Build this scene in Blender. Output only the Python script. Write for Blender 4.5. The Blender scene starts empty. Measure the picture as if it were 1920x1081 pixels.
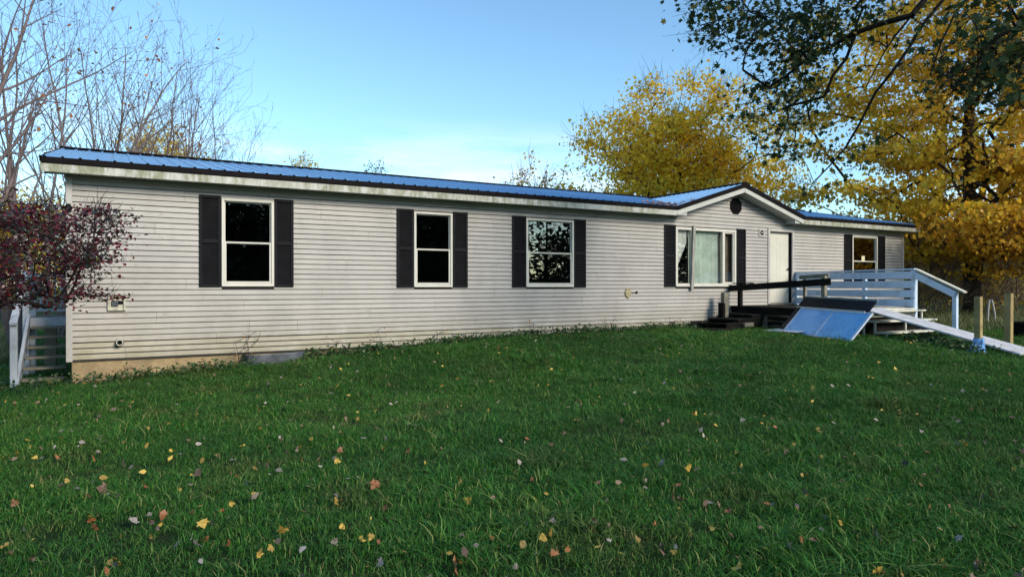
import bpy, bmesh, math, random
import numpy as np
from mathutils import Vector, Matrix, Euler

R = math.radians
random.seed(7)
rng = np.random.default_rng(11)
scene = bpy.context.scene
COL = scene.collection

# ------------------------------------------------------------------ camera
CAM_Y, CAM_Z = -12.8, 1.6
cam_data = bpy.data.cameras.new('camera')
cam_data.sensor_width = 36.0
cam_data.lens = 24.0
cam_data.clip_start = 0.05
cam_data.clip_end = 3000
cam = bpy.data.objects.new('camera', cam_data)
cam.location = (0, CAM_Y, CAM_Z)
cam.rotation_euler = (R(90 - 0.2), 0, R(-30.07))
COL.objects.link(cam)
scene.camera = cam

# ------------------------------------------------------------------ sky and sun
SUN_EL, SUN_AZ = R(27), math.atan2(0.35, -0.95)      # azimuth measured from +Y towards +X
world = bpy.data.worlds.new('World')
scene.world = world
world.use_nodes = True
wn, wl = world.node_tree.nodes, world.node_tree.links
wn.clear()
w_out = wn.new('ShaderNodeOutputWorld')
w_bg = wn.new('ShaderNodeBackground'); w_bg.inputs['Strength'].default_value = 0.15
w_sky = wn.new('ShaderNodeTexSky')
w_sky.sky_type = 'NISHITA'; w_sky.sun_disc = False
w_sky.sun_elevation = SUN_EL; w_sky.sun_rotation = SUN_AZ
w_sky.altitude = 200; w_sky.air_density = 1.0; w_sky.dust_density = 0.4; w_sky.ozone_density = 1.0
w_tc = wn.new('ShaderNodeTexCoord')
w_sep = wn.new('ShaderNodeSeparateXYZ')
wl.new(w_tc.outputs['Generated'], w_sep.inputs[0])
w_map = wn.new('ShaderNodeMapping'); w_map.inputs['Scale'].default_value = (1.6, 1.6, 9.0); w_map.inputs['Location'].default_value = (1.3, 0, 0)
wl.new(w_tc.outputs['Generated'], w_map.inputs['Vector'])
w_noise = wn.new('ShaderNodeTexNoise'); w_noise.inputs['Scale'].default_value = 1.7
w_noise.inputs['Detail'].default_value = 7; w_noise.inputs['Roughness'].default_value = 0.58
wl.new(w_map.outputs[0], w_noise.inputs['Vector'])
w_cr = wn.new('ShaderNodeValToRGB')
w_cr.color_ramp.elements[0].position = 0.50; w_cr.color_ramp.elements[1].position = 0.66
wl.new(w_noise.outputs['Fac'], w_cr.inputs[0])
w_hr = wn.new('ShaderNodeMapRange')                     # the clouds lie in a low bank all round the horizon
w_hr.inputs['From Min'].default_value = 0.24; w_hr.inputs['From Max'].default_value = 0.04
wl.new(w_sep.outputs['Z'], w_hr.inputs['Value'])
w_mul = wn.new('ShaderNodeMath'); w_mul.operation = 'MULTIPLY'
wl.new(w_cr.outputs[0], w_mul.inputs[0]); wl.new(w_hr.outputs[0], w_mul.inputs[1])
w_gain = wn.new('ShaderNodeMix'); w_gain.data_type = 'RGBA'; w_gain.blend_type = 'MULTIPLY'
w_gain.inputs[0].default_value = 1.0
wl.new(w_sky.outputs[0], w_gain.inputs[6]); w_gain.inputs[7].default_value = (0.75, 0.97, 1.03, 1)
w_mix = wn.new('ShaderNodeMix'); w_mix.data_type = 'RGBA'
wl.new(w_mul.outputs[0], w_mix.inputs[0])
wl.new(w_gain.outputs[2], w_mix.inputs[6]); w_mix.inputs[7].default_value = (6.4, 6.3, 6.5, 1)
wl.new(w_mix.outputs[2], w_bg.inputs['Color'])
wl.new(w_bg.outputs[0], w_out.inputs['Surface'])

sun_data = bpy.data.lights.new('sun', 'SUN')
sun_data.energy = 2.9; sun_data.angle = R(20); sun_data.color = (1.0, 0.9, 0.76)
sun = bpy.data.objects.new('sun', sun_data)
sd = Vector((math.sin(SUN_AZ) * math.cos(SUN_EL), math.cos(SUN_AZ) * math.cos(SUN_EL), math.sin(SUN_EL)))
sun.rotation_euler = (-sd).to_track_quat('-Z', 'Y').to_euler()
COL.objects.link(sun)

scene.view_settings.view_transform = 'Standard'
scene.view_settings.look = 'None'
scene.view_settings.exposure = 0.66
scene.view_settings.gamma = 1.0
scene.view_settings.use_curve_mapping = False
scene.render.engine = 'CYCLES'
scene.cycles.max_bounces = 4
scene.cycles.diffuse_bounces = 2
scene.cycles.glossy_bounces = 2
scene.cycles.transmission_bounces = 3
scene.cycles.transparent_max_bounces = 12

# ------------------------------------------------------------------ material helpers
def lin(r, g, b):
    f = lambda v: (v / 255 / 12.92) if v / 255 <= 0.04045 else ((v / 255 + 0.055) / 1.055) ** 2.4
    return (f(r), f(g), f(b), 1.0)

class NT:
    def __init__(s, name):
        s.m = bpy.data.materials.new(name); s.m.use_nodes = True
        s.n, s.l = s.m.node_tree.nodes, s.m.node_tree.links
        s.p = s.n['Principled BSDF']; s.out = s.n['Material Output']
    def new(s, t, **kw):
        n = s.n.new(t)
        for k, v in kw.items(): setattr(n, k, v)
        return n
    def pos(s, scale=(1, 1, 1), obj=False):
        mp = s.new('ShaderNodeMapping'); mp.inputs['Scale'].default_value = scale
        if obj:
            s.l.new(s.new('ShaderNodeTexCoord').outputs['Object'], mp.inputs[0])
        else:
            s.l.new(s.new('ShaderNodeNewGeometry').outputs['Position'], mp.inputs[0])
        return mp.outputs[0]
    def noise(s, scale, detail=4, rough=.55, stretch=(1, 1, 1), obj=False):
        n = s.new('ShaderNodeTexNoise'); n.inputs['Scale'].default_value = scale
        n.inputs['Detail'].default_value = detail; n.inputs['Roughness'].default_value = rough
        s.l.new(s.pos(stretch, obj), n.inputs['Vector'])
        return n.outputs['Fac']
    def ramp(s, fac, stops):
        r = s.new('ShaderNodeValToRGB'); e = r.color_ramp.elements
        while len(e) < len(stops): e.new(0.5)
        for i, (p, c) in enumerate(stops):
            e[i].position = p; e[i].color = c if len(c) == 4 else (*c, 1)
        s.l.new(fac, r.inputs[0]); return r.outputs[0]
    def mix(s, fac, a, b, mode='MIX'):
        m = s.new('ShaderNodeMix', data_type='RGBA', blend_type=mode)
        for sock, v in ((m.inputs[0], fac), (m.inputs[6], a), (m.inputs[7], b)):
            if hasattr(v, 'is_output'): s.l.new(v, sock)
            elif isinstance(v, (int, float)): sock.default_value = v
            else: sock.default_value = v if len(v) == 4 else (*v, 1)
        return m.outputs[2]
    def math(s, op, a, b=0.0):
        m = s.new('ShaderNodeMath', operation=op)
        for sock, v in ((m.inputs[0], a), (m.inputs[1], b)):
            if hasattr(v, 'is_output'): s.l.new(v, sock)
            else: sock.default_value = v
        return m.outputs[0]
    def base(s, c):
        if hasattr(c, 'is_output'): s.l.new(c, s.p.inputs['Base Color'])
        else: s.p.inputs['Base Color'].default_value = c if len(c) == 4 else (*c, 1)
    def bump(s, h, strength=.3, dist=.01):
        b = s.new('ShaderNodeBump'); b.inputs['Strength'].default_value = strength; b.inputs['Distance'].default_value = dist
        s.l.new(h, b.inputs['Height']); s.l.new(b.outputs[0], s.p.inputs['Normal'])
    def set(s, **kw):
        for k, v in kw.items(): s.p.inputs[k.replace('_', ' ')].default_value = v
        return s

BW = ((0, 0, 0), (1, 1, 1))
def th(t, fac, a, b): return t.ramp(fac, [(a, BW[0]), (b, BW[1])])

M = {}
def plain(name, c, rough=.6, var=.12, scale=6, bump=.0, metal=0., stretch=(1, 1, 1), spec=.4):
    t = NT(name); c = c[:3]
    n = t.noise(scale, 5, .6, stretch)
    d = tuple(v * (1 - var * 2) for v in c); u = tuple(min(1, v * (1 + var)) for v in c)
    t.base(t.ramp(n, [(.3, d), (.7, u)])); t.set(Roughness=rough, Metallic=metal, Specular_IOR_Level=spec)
    if bump: t.bump(t.noise(scale * 4, 6, .65, stretch), bump, .01)
    M[name] = t.m; return t.m

def siding_mat(name, c, grime, gcol):
    t = NT(name)
    obr = t.new('ShaderNodeObjectInfo').outputs['Random']
    v = t.ramp(obr, [(0, tuple(x * .93 for x in c)), (1, tuple(min(1, x * 1.05) for x in c))])
    n1 = t.noise(1.3, 6, .62, (1, 1, .45))
    v = t.mix(t.math('MULTIPLY', th(t, n1, .44, .70), .6), v, tuple(x * .68 for x in c))
    n2 = t.noise(3.5, 7, .7, (1, 1, 2.2))
    v = t.mix(t.math('MULTIPLY', th(t, n2, .60, .72), grime), v, gcol)
    n3 = t.noise(26, 4, .6, (.25, 1, 1))
    v = t.mix(t.math('MULTIPLY', th(t, n3, .52, .78), .34), v, (.22, .2, .18))
    # grime and algae near the ground, with a ragged edge
    z = t.new('ShaderNodeSeparateXYZ'); t.l.new(t.new('ShaderNodeNewGeometry').outputs['Position'], z.inputs[0])
    lowm = t.new('ShaderNodeMapRange'); lowm.inputs['From Min'].default_value = 1.15; lowm.inputs['From Max'].default_value = .45
    t.l.new(z.outputs['Z'], lowm.inputs['Value'])
    n4 = t.noise(2.1, 6, .65, (1, 1, 1.2))
    v = t.mix(t.math('MULTIPLY', t.math('MULTIPLY', lowm.outputs[0], th(t, n4, .36, .58)), .65), v, (.22, .195, .11))
    t.base(v); t.set(Roughness=.55, Specular_IOR_Level=.35)
    t.bump(t.noise(60, 3, .5, (.08, 1, 1)), .06, .004)
    M[name] = t.m
siding_mat('siding', (.385, .358, .326), .6, (.20, .185, .15))
siding_mat('siding_skirt', (.39, .355, .285), .6, (.24, .20, .12))
plain('sheathing', (.035, .033, .03), .9)
plain('soffit', (.42, .43, .41), .6, .08)
plain('trim', (.42, .395, .37), .5, .1, 3)
plain('white_frame', (.56, .53, .46), .45, .05, 3)
plain('shutter', (.008, .008, .010), .6, .2, 5, spec=.12)
plain('dark_metal', (.007, .005, .006), .6, .15, 5, spec=.06)
plain('black_plastic', (.004, .004, .005), .6, .2, 5, spec=.08)
plain('interior', (.05, .045, .04), .9)
plain('door_paint', (.56, .54, .45), .5, .05, 2)
plain('grey_wood', (.30, .28, .25), .85, .3, 6, .5, stretch=(3, 3, .5))
plain('galvanised', (.09, .10, .12), .6, .3, 5, .1, metal=.3)
plain('box_plastic', (.44, .42, .33), .6, .2, 14)
plain('foam', (.42, .35, .20), .95, .3, 40, .8)
plain('paper', (.62, .56, .36), .8, .1)
plain('curtain_green', (.66, .75, .69), .9, .15, 3)
plain('curtain_white', (.80, .80, .78), .9, .05, 3)
plain('curtain_brown', (.28, .22, .17), .9, .15, 3)

def fascia_mat(name, amt):
    t = NT(name); c = (.46, .45, .41)
    big = t.noise(.55, 3, .5)
    st = t.noise(9, 6, .7, (1, 1, .35))
    patch = t.math('MULTIPLY', th(t, big, .30, .50), th(t, st, .38, .58))
    v = t.mix(t.math('MULTIPLY', patch, .85 * amt), c, t.mix(t.noise(30, 3), (.09, .10, .045), (.22, .22, .10)))
    st2 = t.noise(30, 5, .7, (1, 1, .1))
    v = t.mix(t.math('MULTIPLY', th(t, st2, .60, .75), .35), v, (.12, .11, .09))
    t.base(v); t.set(Roughness=.5); M[name] = t.m
fascia_mat('fascia', 1.); fascia_mat('fascia_clean', .22)

def roof_mat():
    t = NT('roof_metal'); c = (.16, .33, .57)
    n = t.noise(2.5, 5, .6, (1, .3, 1))
    obr = t.new('ShaderNodeObjectInfo').outputs['Random']
    v = t.mix(t.math('MULTIPLY', n, .4), c, (.24, .42, .62))
    v = t.mix(t.math('MULTIPLY', obr, .25), v, (.12, .27, .50))
    t.base(v); t.set(Roughness=.3, Metallic=.1, Specular_IOR_Level=.8)
    t.l.new(t.ramp(t.noise(.9, 3, .5), [(.3, (.24,) * 3), (.7, (.36,) * 3)]), t.p.inputs['Roughness'])
    M['roof_metal'] = t.m
roof_mat()

def concrete():
    t = NT('foundation_concrete'); n = t.noise(3, 8, .7); n2 = t.noise(1.1, 5, .6, (1, 1, 1.6))
    v = t.ramp(n, [(.3, (.17, .12, .065)), (.55, (.33, .24, .13)), (.8, (.42, .33, .20))])
    v = t.mix(t.math('MULTIPLY', th(t, n2, .5, .68), .55), v, (.14, .12, .08))
    t.base(v); t.set(Roughness=.95); t.bump(t.noise(14, 8, .7), .7, .02); M['foundation_concrete'] = t.m
concrete()

def glass():
    t = NT('window_glass')
    tr = t.new('ShaderNodeBsdfTransparent'); tr.inputs[0].default_value = (.82, .86, .84, 1)
    gl = t.new('ShaderNodeBsdfGlossy'); gl.inputs['Roughness'].default_value = .004
    lw = t.new('ShaderNodeLayerWeight'); lw.inputs['Blend'].default_value = .35
    f = t.math('ADD', t.math('MULTIPLY', lw.outputs['Fresnel'], 1.0), .13)
    nb = t.noise(1.4, 2, .5); b = t.new('ShaderNodeBump'); b.inputs['Strength'].default_value = .02; b.inputs['Distance'].default_value = .02
    t.l.new(nb, b.inputs['Height']); t.l.new(b.outputs[0], gl.inputs['Normal'])
    mx = t.new('ShaderNodeMixShader'); t.l.new(f, mx.inputs[0]); t.l.new(tr.outputs[0], mx.inputs[1]); t.l.new(gl.outputs[0], mx.inputs[2])
    t.l.new(mx.outputs[0], t.out.inputs['Surface']); M['window_glass'] = t.m
glass()

def wood(name, c1, c2, stain=None, samt=.5, rough=.8, axis=(1, 1, 1)):
    t = NT(name)
    n = t.noise(5, 7, .65, axis, True); g = t.noise(40, 4, .6, axis, True)
    v = t.ramp(n, [(.3, c1), (.7, c2)])
    v = t.mix(t.math('MULTIPLY', g, .35), v, tuple(x * .45 for x in c1))
    if stain:
        v = t.mix(t.math('MULTIPLY', th(t, t.noise(4.2, 7, .72), .52, .68), samt), v, stain)
    t.base(v); t.set(Roughness=rough, Specular_IOR_Level=.2); t.bump(g, .35, .006); M[name] = t.m
wood('rotten_wood', (.005, .004, .004), (.014, .012, .010), (.035, .034, .026), .35, .95)
wood('weathered_wood', (.16, .14, .11), (.30, .27, .20), (.10, .11, .07), .5)
wood('post_wood', (.26, .19, .08), (.46, .35, .16), (.12, .11, .08), .45)
wood('sky_tinted_white', (.50, .63, .80), (.60, .72, .87), (.22, .25, .24), .5, .6)  # white rail paint with the blue sky light put into its colour
wood('white_paint', (.46, .49, .54), (.58, .61, .66), (.20, .21, .18), .5, .6)
wood('cream_paint', (.60, .57, .46), (.76, .73, .62), (.22, .21, .16), .55, .6)
wood('ramp_paint', (.58, .58, .60), (.74, .73, .74), (.24, .23, .21), .55, .6)

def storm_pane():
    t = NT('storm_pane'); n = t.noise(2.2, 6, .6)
    v = t.ramp(n, [(.3, (.13, .44, .90)), (.7, (.22, .58, .95))])  # blue of the reflected sky is put into the pane colour
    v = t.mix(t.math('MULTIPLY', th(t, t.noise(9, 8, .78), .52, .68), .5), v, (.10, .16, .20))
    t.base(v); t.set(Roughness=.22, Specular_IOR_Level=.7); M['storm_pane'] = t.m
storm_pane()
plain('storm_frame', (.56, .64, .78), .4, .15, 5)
plain('screen_dark', (.010, .011, .015), .5, .25, 5, spec=.15)
plain('screen_edge', (.14, .19, .18), .6, .2, 6)
plain('blue_plastic', (.16, .36, .74), .28, .25, 7, .4)

def bark(name, c1, c2, moss=None):
    t = NT(name)
    n = t.noise(9, 7, .7, (1, 1, .22))
    v = t.ramp(n, [(.3, c1), (.7, c2)])
    if moss: v = t.mix(t.math('MULTIPLY', th(t, t.noise(1.5, 5, .6), .5, .65), .5), v, moss)
    t.base(v); t.set(Roughness=.95, Specular_IOR_Level=.15); t.bump(t.noise(14, 8, .75, (1, 1, .2)), .9, .04); M[name] = t.m
bark('bark_dark', (.018, .014, .012), (.055, .043, .034))
bark('bark_black', (.006, .005, .004), (.022, .018, .015))
bark('bark_grey', (.13, .10, .085), (.30, .25, .21), (.22, .24, .16))
bark('bark_twig', (.10, .075, .075), (.20, .155, .145))
bark('bark_shrub', (.022, .015, .014), (.06, .045, .04))
bark('bark_brush', (.13, .105, .085), (.28, .22, .17))
bark('bark_birch', (.30, .29, .29), (.52, .50, .50))

def leafmat(name, stops, trans=.35, big=None, bigscale=.35, rough=.5, spec=.3, amt=.75):
    """leaf colours vary leaf by leaf (random per island) and slowly through the crown"""
    t = NT(name)
    rnd = t.new('ShaderNodeNewGeometry').outputs['Random Per Island']
    v = t.ramp(rnd, stops)
    if big:
        nz = t.noise(bigscale, 3, .55)
        v = t.mix(t.math('MULTIPLY', th(t, nz, .42, .62), amt), v, t.ramp(rnd, big))
    t.base(v); t.set(Roughness=rough, Specular_IOR_Level=spec)
    tl = t.new('ShaderNodeBsdfTranslucent'); t.l.new(v, tl.inputs[0])
    mx = t.new('ShaderNodeMixShader'); mx.inputs[0].default_value = trans
    t.l.new(t.p.outputs[0], mx.inputs[1]); t.l.new(tl.outputs[0], mx.inputs[2])
    t.l.new(mx.outputs[0], t.out.inputs['Surface']); M[name] = t.m
YEL = [(0, (.66, .33, .02)), (.45, (.84, .50, .03)), (.75, (.88, .60, .06)), (1, (.58, .46, .05))]
YGR = [(0, (.30, .31, .03)), (.5, (.52, .46, .04)), (.8, (.72, .52, .04)), (1, (.20, .25, .03))]
ORG = [(0, (.40, .18, .02)), (.5, (.60, .30, .03)), (.8, (.66, .40, .04)), (1, (.26, .13, .02))]
leafmat('leaf_yellow', [(0, (.74, .40, .02)), (.45, (.90, .58, .03)), (.75, (.92, .68, .07)), (1, (.66, .55, .05))], .6, YGR, .35, amt=.5)
leafmat('leaf_maple', YEL, .55, YGR, .42, amt=.6)
leafmat('leaf_orange', ORG, .5, YEL, .5)
leafmat('leaf_yellowgreen', YGR, .4, YEL, .4)
leafmat('leaf_green', [(0, (.016, .030, .012)), (.5, (.028, .052, .020)), (.85, (.05, .075, .026)), (1, (.24, .18, .03))], .35, rough=.6, spec=.15)
leafmat('leaf_dark', [(0, (.012, .026, .014)), (.6, (.02, .04, .02)), (1, (.04, .06, .025))], .15)
leafmat('leaf_burgundy', [(0, (.03, .006, .010)), (.35, (.095, .011, .020)), (.66, (.18, .020, .033)), (.68, (.025, .036, .028)), (.92, (.045, .058, .045)), (1, (.09, .10, .03))], .25, rough=.35, spec=.6)
leafmat('leaf_dry', [(0, (.30, .12, .05)), (.5, (.42, .20, .08)), (1, (.25, .14, .08))], .3)
leafmat('leaf_weed', [(0, (.02, .055, .02)), (.6, (.045, .10, .035)), (.9, (.10, .15, .05)), (1, (.20, .17, .06))], .3)
def fallen(name, c, var=.25):
    t = NT(name); obr = t.new('ShaderNodeObjectInfo').outputs['Random']; isl = t.new('ShaderNodeNewGeometry').outputs['Random Per Island']
    v = t.ramp(t.math('FRACT', t.math('ADD', obr, isl)), [(0, tuple(x * (1 - var) for x in c)), (1, tuple(min(1, x * (1 + var)) for x in c))])
    v = t.mix(t.math('MULTIPLY', th(t, t.noise(35, 4, .6), .5, .7), .4), v, tuple(x * .45 for x in c))
    t.base(v); t.set(Roughness=.6); M[name] = t.m
fallen('fallen_yellow', (.38, .25, .045), .55); fallen('fallen_orange', (.24, .09, .03), .45); fallen('fallen_pale', (.25, .21, .18), .55); fallen('fallen_brown', (.13, .08, .05), .4)

def grassmat():
    t = NT('grass_blade')
    obr = t.new('ShaderNodeObjectInfo').outputs['Random']; isl = t.new('ShaderNodeNewGeometry').outputs['Random Per Island']
    f = t.math('FRACT', t.math('ADD', obr, isl))
    v = t.ramp(f, [(0, (.014, .070, .010)), (.42, (.034, .145, .018)), (.76, (.072, .225, .030)), (.92, (.16, .32, .06)), (1, (.42, .36, .14))])
    dry = th(t, t.noise(1.1, 6, .65), .52, .68)
    v = t.mix(t.math('MULTIPLY', dry, .6), v, t.ramp(f, [(0, (.05, .07, .02)), (.6, (.12, .14, .035)), (1, (.30, .25, .10))]))
    big = th(t, t.noise(.35, 4, .6), .45, .65)
    v = t.mix(t.math('MULTIPLY', big, .5), v, (.018, .078, .014))
    t.base(v); t.set(Roughness=.5, Specular_IOR_Level=.25)
    tl = t.new('ShaderNodeBsdfTranslucent'); t.l.new(v, tl.inputs[0])
    mx = t.new('ShaderNodeMixShader'); mx.inputs[0].default_value = .3
    t.l.new(t.p.outputs[0], mx.inputs[1]); t.l.new(tl.outputs[0], mx.inputs[2]); t.l.new(mx.outputs[0], t.out.inputs['Surface'])
    M['grass_blade'] = t.m
    t = NT('tall_grass_blade')
    isl = t.new('ShaderNodeNewGeometry').outputs['Random Per Island']
    v = t.ramp(isl, [(0, (.05, .08, .02)), (.5, (.12, .15, .045)), (1, (.28, .24, .11))]); t.base(v); t.set(Roughness=.6)
    M['tall_grass_blade'] = t.m
    t = NT('soil'); v = t.ramp(t.noise(1.7, 8, .7), [(.3, (.012, .026, .008)), (.55, (.022, .045, .012)), (.8, (.05, .05, .02))])
    t.base(v); t.set(Roughness=1.0, Specular_IOR_Level=.1); t.bump(t.noise(22, 6, .7), 1.0, .04); M['soil'] = t.m
grassmat()

# ------------------------------------------------------------------ object helpers
def link(name, me, mat=None, parent=None):
    o = bpy.data.objects.new(name, me); COL.objects.link(o)
    if mat: me.materials.append(M[mat] if isinstance(mat, str) else mat)
    setpar(o, parent); return o
def setpar(o, parent):
    if parent is not None:
        o.parent = parent
        r = parent
        while r.parent is not None: r = r.parent
        if parent.parent is None:
            o.matrix_parent_inverse = Matrix.Translation(-Vector(parent.location))
def tag(o, label, cat, group=None, kind=None):
    if label: o['label'] = label
    if cat: o['category'] = cat
    if group: o['group'] = group
    if kind: o['kind'] = kind
    return o
def thing(name, loc, label, cat, group=None):
    o = bpy.data.objects.new(name, None); o.location = loc; o.empty_display_size = .2
    COL.objects.link(o); return tag(o, label, cat, group)
def pyd(name, v, f, mat, parent=None, smooth=False):
    me = bpy.data.meshes.new(name); me.from_pydata([tuple(p) for p in v], [], f); me.update()
    if smooth: me.polygons.foreach_set('use_smooth', [True] * len(me.polygons))
    return link(name, me, mat, parent)
def bm_obj(name, bm, mat, parent=None):
    bmesh.ops.recalc_face_normals(bm, faces=bm.faces[:])
    me = bpy.data.meshes.new(name); bm.to_mesh(me); bm.free()
    return link(name, me, mat, parent)
def add_box(bm, x0, x1, y0, y1, z0, z1, bev=0., mtx=None):
    r = bmesh.ops.create_cube(bm, size=1.0)
    vs = r['verts']
    for v in vs:
        v.co = Vector((x0 + (v.co.x + .5) * (x1 - x0), y0 + (v.co.y + .5) * (y1 - y0), z0 + (v.co.z + .5) * (z1 - z0)))
    if bev:
        es = list({e for v in vs for e in v.link_edges})
        rr = bmesh.ops.bevel(bm, geom=es, offset=bev, segments=1, affect='EDGES')
        vs = list({v for f in rr['faces'] for v in f.verts} | {v for v in vs if v.is_valid})
    if mtx is not None:
        for v in vs: v.co = mtx @ v.co
    return vs
def box(name, x0, x1, y0, y1, z0, z1, mat, parent=None, bev=.004, mtx=None):
    bm = bmesh.new(); add_box(bm, x0, x1, y0, y1, z0, z1, bev, mtx)
    return bm_obj(name, bm, mat, parent)
def beam_mtx(p0, p1, up=(0, 0, 1)):
    p0, p1 = Vector(p0), Vector(p1); d = (p1 - p0).normalized(); u = Vector(up)
    s = d.cross(u).normalized(); u2 = s.cross(d).normalized()
    return Matrix(((d.x, s.x, u2.x, p0.x), (d.y, s.y, u2.y, p0.y), (d.z, s.z, u2.z, p0.z), (0, 0, 0, 1)))
def beam(name, p0, p1, w, h, mat, parent=None, bev=.004, up=(0, 0, 1)):
    """a board from p0 to p1, w wide, h high, centred on that line"""
    L = (Vector(p1) - Vector(p0)).length
    o = box(name, 0, L, -w / 2, w / 2, -h / 2, h / 2, mat, parent, bev)
    o.matrix_basis = beam_mtx(p0, p1, up) if parent is None else beam_mtx(p0, p1, up)
    return o
def fast_mesh(name, verts, loops, starts, totals):
    me = bpy.data.meshes.new(name)
    me.vertices.add(len(verts)); me.vertices.foreach_set('co', np.ascontiguousarray(verts, dtype=np.float32).ravel())
    me.loops.add(len(loops)); me.loops.foreach_set('vertex_index', np.ascontiguousarray(loops, dtype=np.int32).ravel())
    me.polygons.add(len(starts)); me.polygons.foreach_set('loop_start', np.asarray(starts, dtype=np.int32))
    me.update(calc_edges=True); return me
def at(px, py, depth):
    """a point seen at a place of the 1920 x 1081 photograph, at a distance along the view"""
    u = (px - 960) / 1280; s, c = math.sin(R(30.07)), math.cos(R(30.07))
    return Vector((depth * s + depth * u * c, depth * c - depth * u * s + CAM_Y, CAM_Z - (py - 536) / 1280 * depth))

# ------------------------------------------------------------------ ground
GP = np.array([(0, -12.8, 0.0), (-4, -11, -.05), (5, -13, .0), (-.7, 0, .03), (-3, 1, -.1), (-6, -3, -.12), (-2, -5, -.02), (1.2, 0, .09), (2.6, 0, .17),
               (3.6, 0, .34), (4.9, 0, .42), (7.2, 0, .49), (9.5, 0, .53), (11.8, 0, .5), (14.5, 0, .48), (13, -3, .53), (14, -5, .45), (9, -4, .40),
               (6, -6, .24), (3, -6, .10), (10, -8, .26), (6, -10, .10), (14, -6.8, .33), (16.7, -4.3, .45), (20, -4, .38), (22, 0, .4), (19, -8, .25),
               (15, -10, .15), (24, -3, .3), (28, 1, .3), (32, -6, .2), (24, -12, .1), (0, 10, .0), (10, 10, .3), (22, 10, .3), (-8, 10, -.1), (-10, -8, -.1), (8, -18, 0), (-6, -18, 0),
               (20, -20, 0), (34, -16, 0), (36, 8, .2), (5, 22, .1), (25, 22, .2), (-12, 22, 0)], dtype=float)
def ground_z(x, y):
    x = np.asarray(x, float); y = np.asarray(y, float)
    d2 = (x[..., None] - GP[:, 0]) ** 2 + (y[..., None] - GP[:, 1]) ** 2
    w = np.exp(-d2 / (2 * 1.5 ** 2)) + 1e-3 / (1 + d2 * d2 / 60)
    z = (w * GP[:, 2]).sum(-1) / w.sum(-1)
    return z + .012 * np.sin(x * 2.3 + 1.1 * np.sin(y * 1.7)) * np.cos(y * 2.1) + .008 * np.sin(x * 5.1 + y * 3.3)
def gz(x, y): return float(ground_z(np.array(x), np.array(y)))
def axis(lo, hi, step, far):
    a = list(np.arange(lo, hi + step * .5, step)); s = step; l, h = [], []
    v = hi
    while v < far: s *= 1.5; v += s; h.append(v)
    s = step; v = lo
    while v > -far: s *= 1.5; v -= s; l.append(v)
    return np.array(l[::-1] + a + h)
gx, gy = axis(-12, 36, .3, 900), axis(-18, 14, .3, 900)
X, Y = np.meshgrid(gx, gy)
Z = ground_z(X, Y)
far = np.clip((np.hypot(X - 10, Y + 4) - 60) / 200, 0, 1); Z = Z * (1 - far) + .1 * far
V = np.stack([X.ravel(), Y.ravel(), Z.ravel()], 1)
nx, ny = len(gx), len(gy)
i, j = np.meshgrid(np.arange(nx - 1), np.arange(ny - 1)); k = (j * nx + i).ravel()
L = np.stack([k, k + 1, k + nx + 1, k + nx], 1).ravel()
me = fast_mesh('ground', V, L, np.arange(len(k)) * 4, np.full(len(k), 4)); me.polygons.foreach_set('use_smooth', [True] * len(me.polygons))
tag(link('ground', me, 'soil'), 'uneven lawn ground sloping up to the house', 'ground', kind='structure')

# ------------------------------------------------------------------ house
XL, XR = -.68, 22.05
Z0, PITCH, NC = .434, .0925, 31
ZT = Z0 + PITCH * NC                      # top of the siding, 3.30
SOF = 3.345                               # soffit level
EY = -.38                                 # eave line in front of the wall
ZE, SL, YR = 3.545, .20, 4.0              # eave height of the roof, slope, ridge line
ZR = ZE + SL * (YR - EY)
YB = 8.0
GX0, GX1 = 11.86, 16.63                   # porch gable
GXC = (GX0 + GX1) / 2; GZ = 4.27; GSL = (GZ - ZE) / (GXC - GX0)
house = thing('house', (10.7, 4, 0), 'long single storey house with beige lap siding, dark shutters and blue metal roof', 'house')

OPEN = {'w1': (1.575, 2.449, 1.605, 3.129), 'w2': (5.134, 5.978, 1.59, 3.094), 'w3': (7.752, 9.019, 1.59, 3.091),
        'pw': (12.139, 14.299, 1.60, 3.092), 'door': (15.56, 16.656, 1.10, 3.20), 'w5': (19.34, 20.616, 1.60, 3.132)}
wall = box('wall', XL + .06, XR - .06, .004, .05, .42, 3.40, 'sheathing', house, 0)
bpy.data.objects.remove(wall)
# wall sheathing with the openings left free: strips between them
bm = bmesh.new()
xs = sorted([(o[0] + .03, o[1] - .03, o[2] + .03, o[3] - .03) for o in OPEN.values()])
cur = XL + .02
for (a, b, c, d) in xs:
    add_box(bm, cur, a, .003, .12, .40, 3.42); add_box(bm, a, b, .003, .12, .40, c); add_box(bm, a, b, .003, .12, d, 3.42); cur = b
add_box(bm, cur, XR - .02, .003, .12, .40, 3.42)
vv = [bm.verts.new(p) for p in ((GX0 + .2, .003, 3.42), (GX1 - .2, .003, 3.42), (GXC, .003, GZ - .1), (GX0 + .2, .1, 3.42), (GX1 - .2, .1, 3.42), (GXC, .1, GZ - .1))]
for f in ((0, 1, 2), (5, 4, 3), (0, 2, 5, 3), (1, 4, 5, 2), (0, 3, 4, 1)): bm.faces.new([vv[q] for q in f])
wall = bm_obj('wall', bm, 'sheathing', house)

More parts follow.
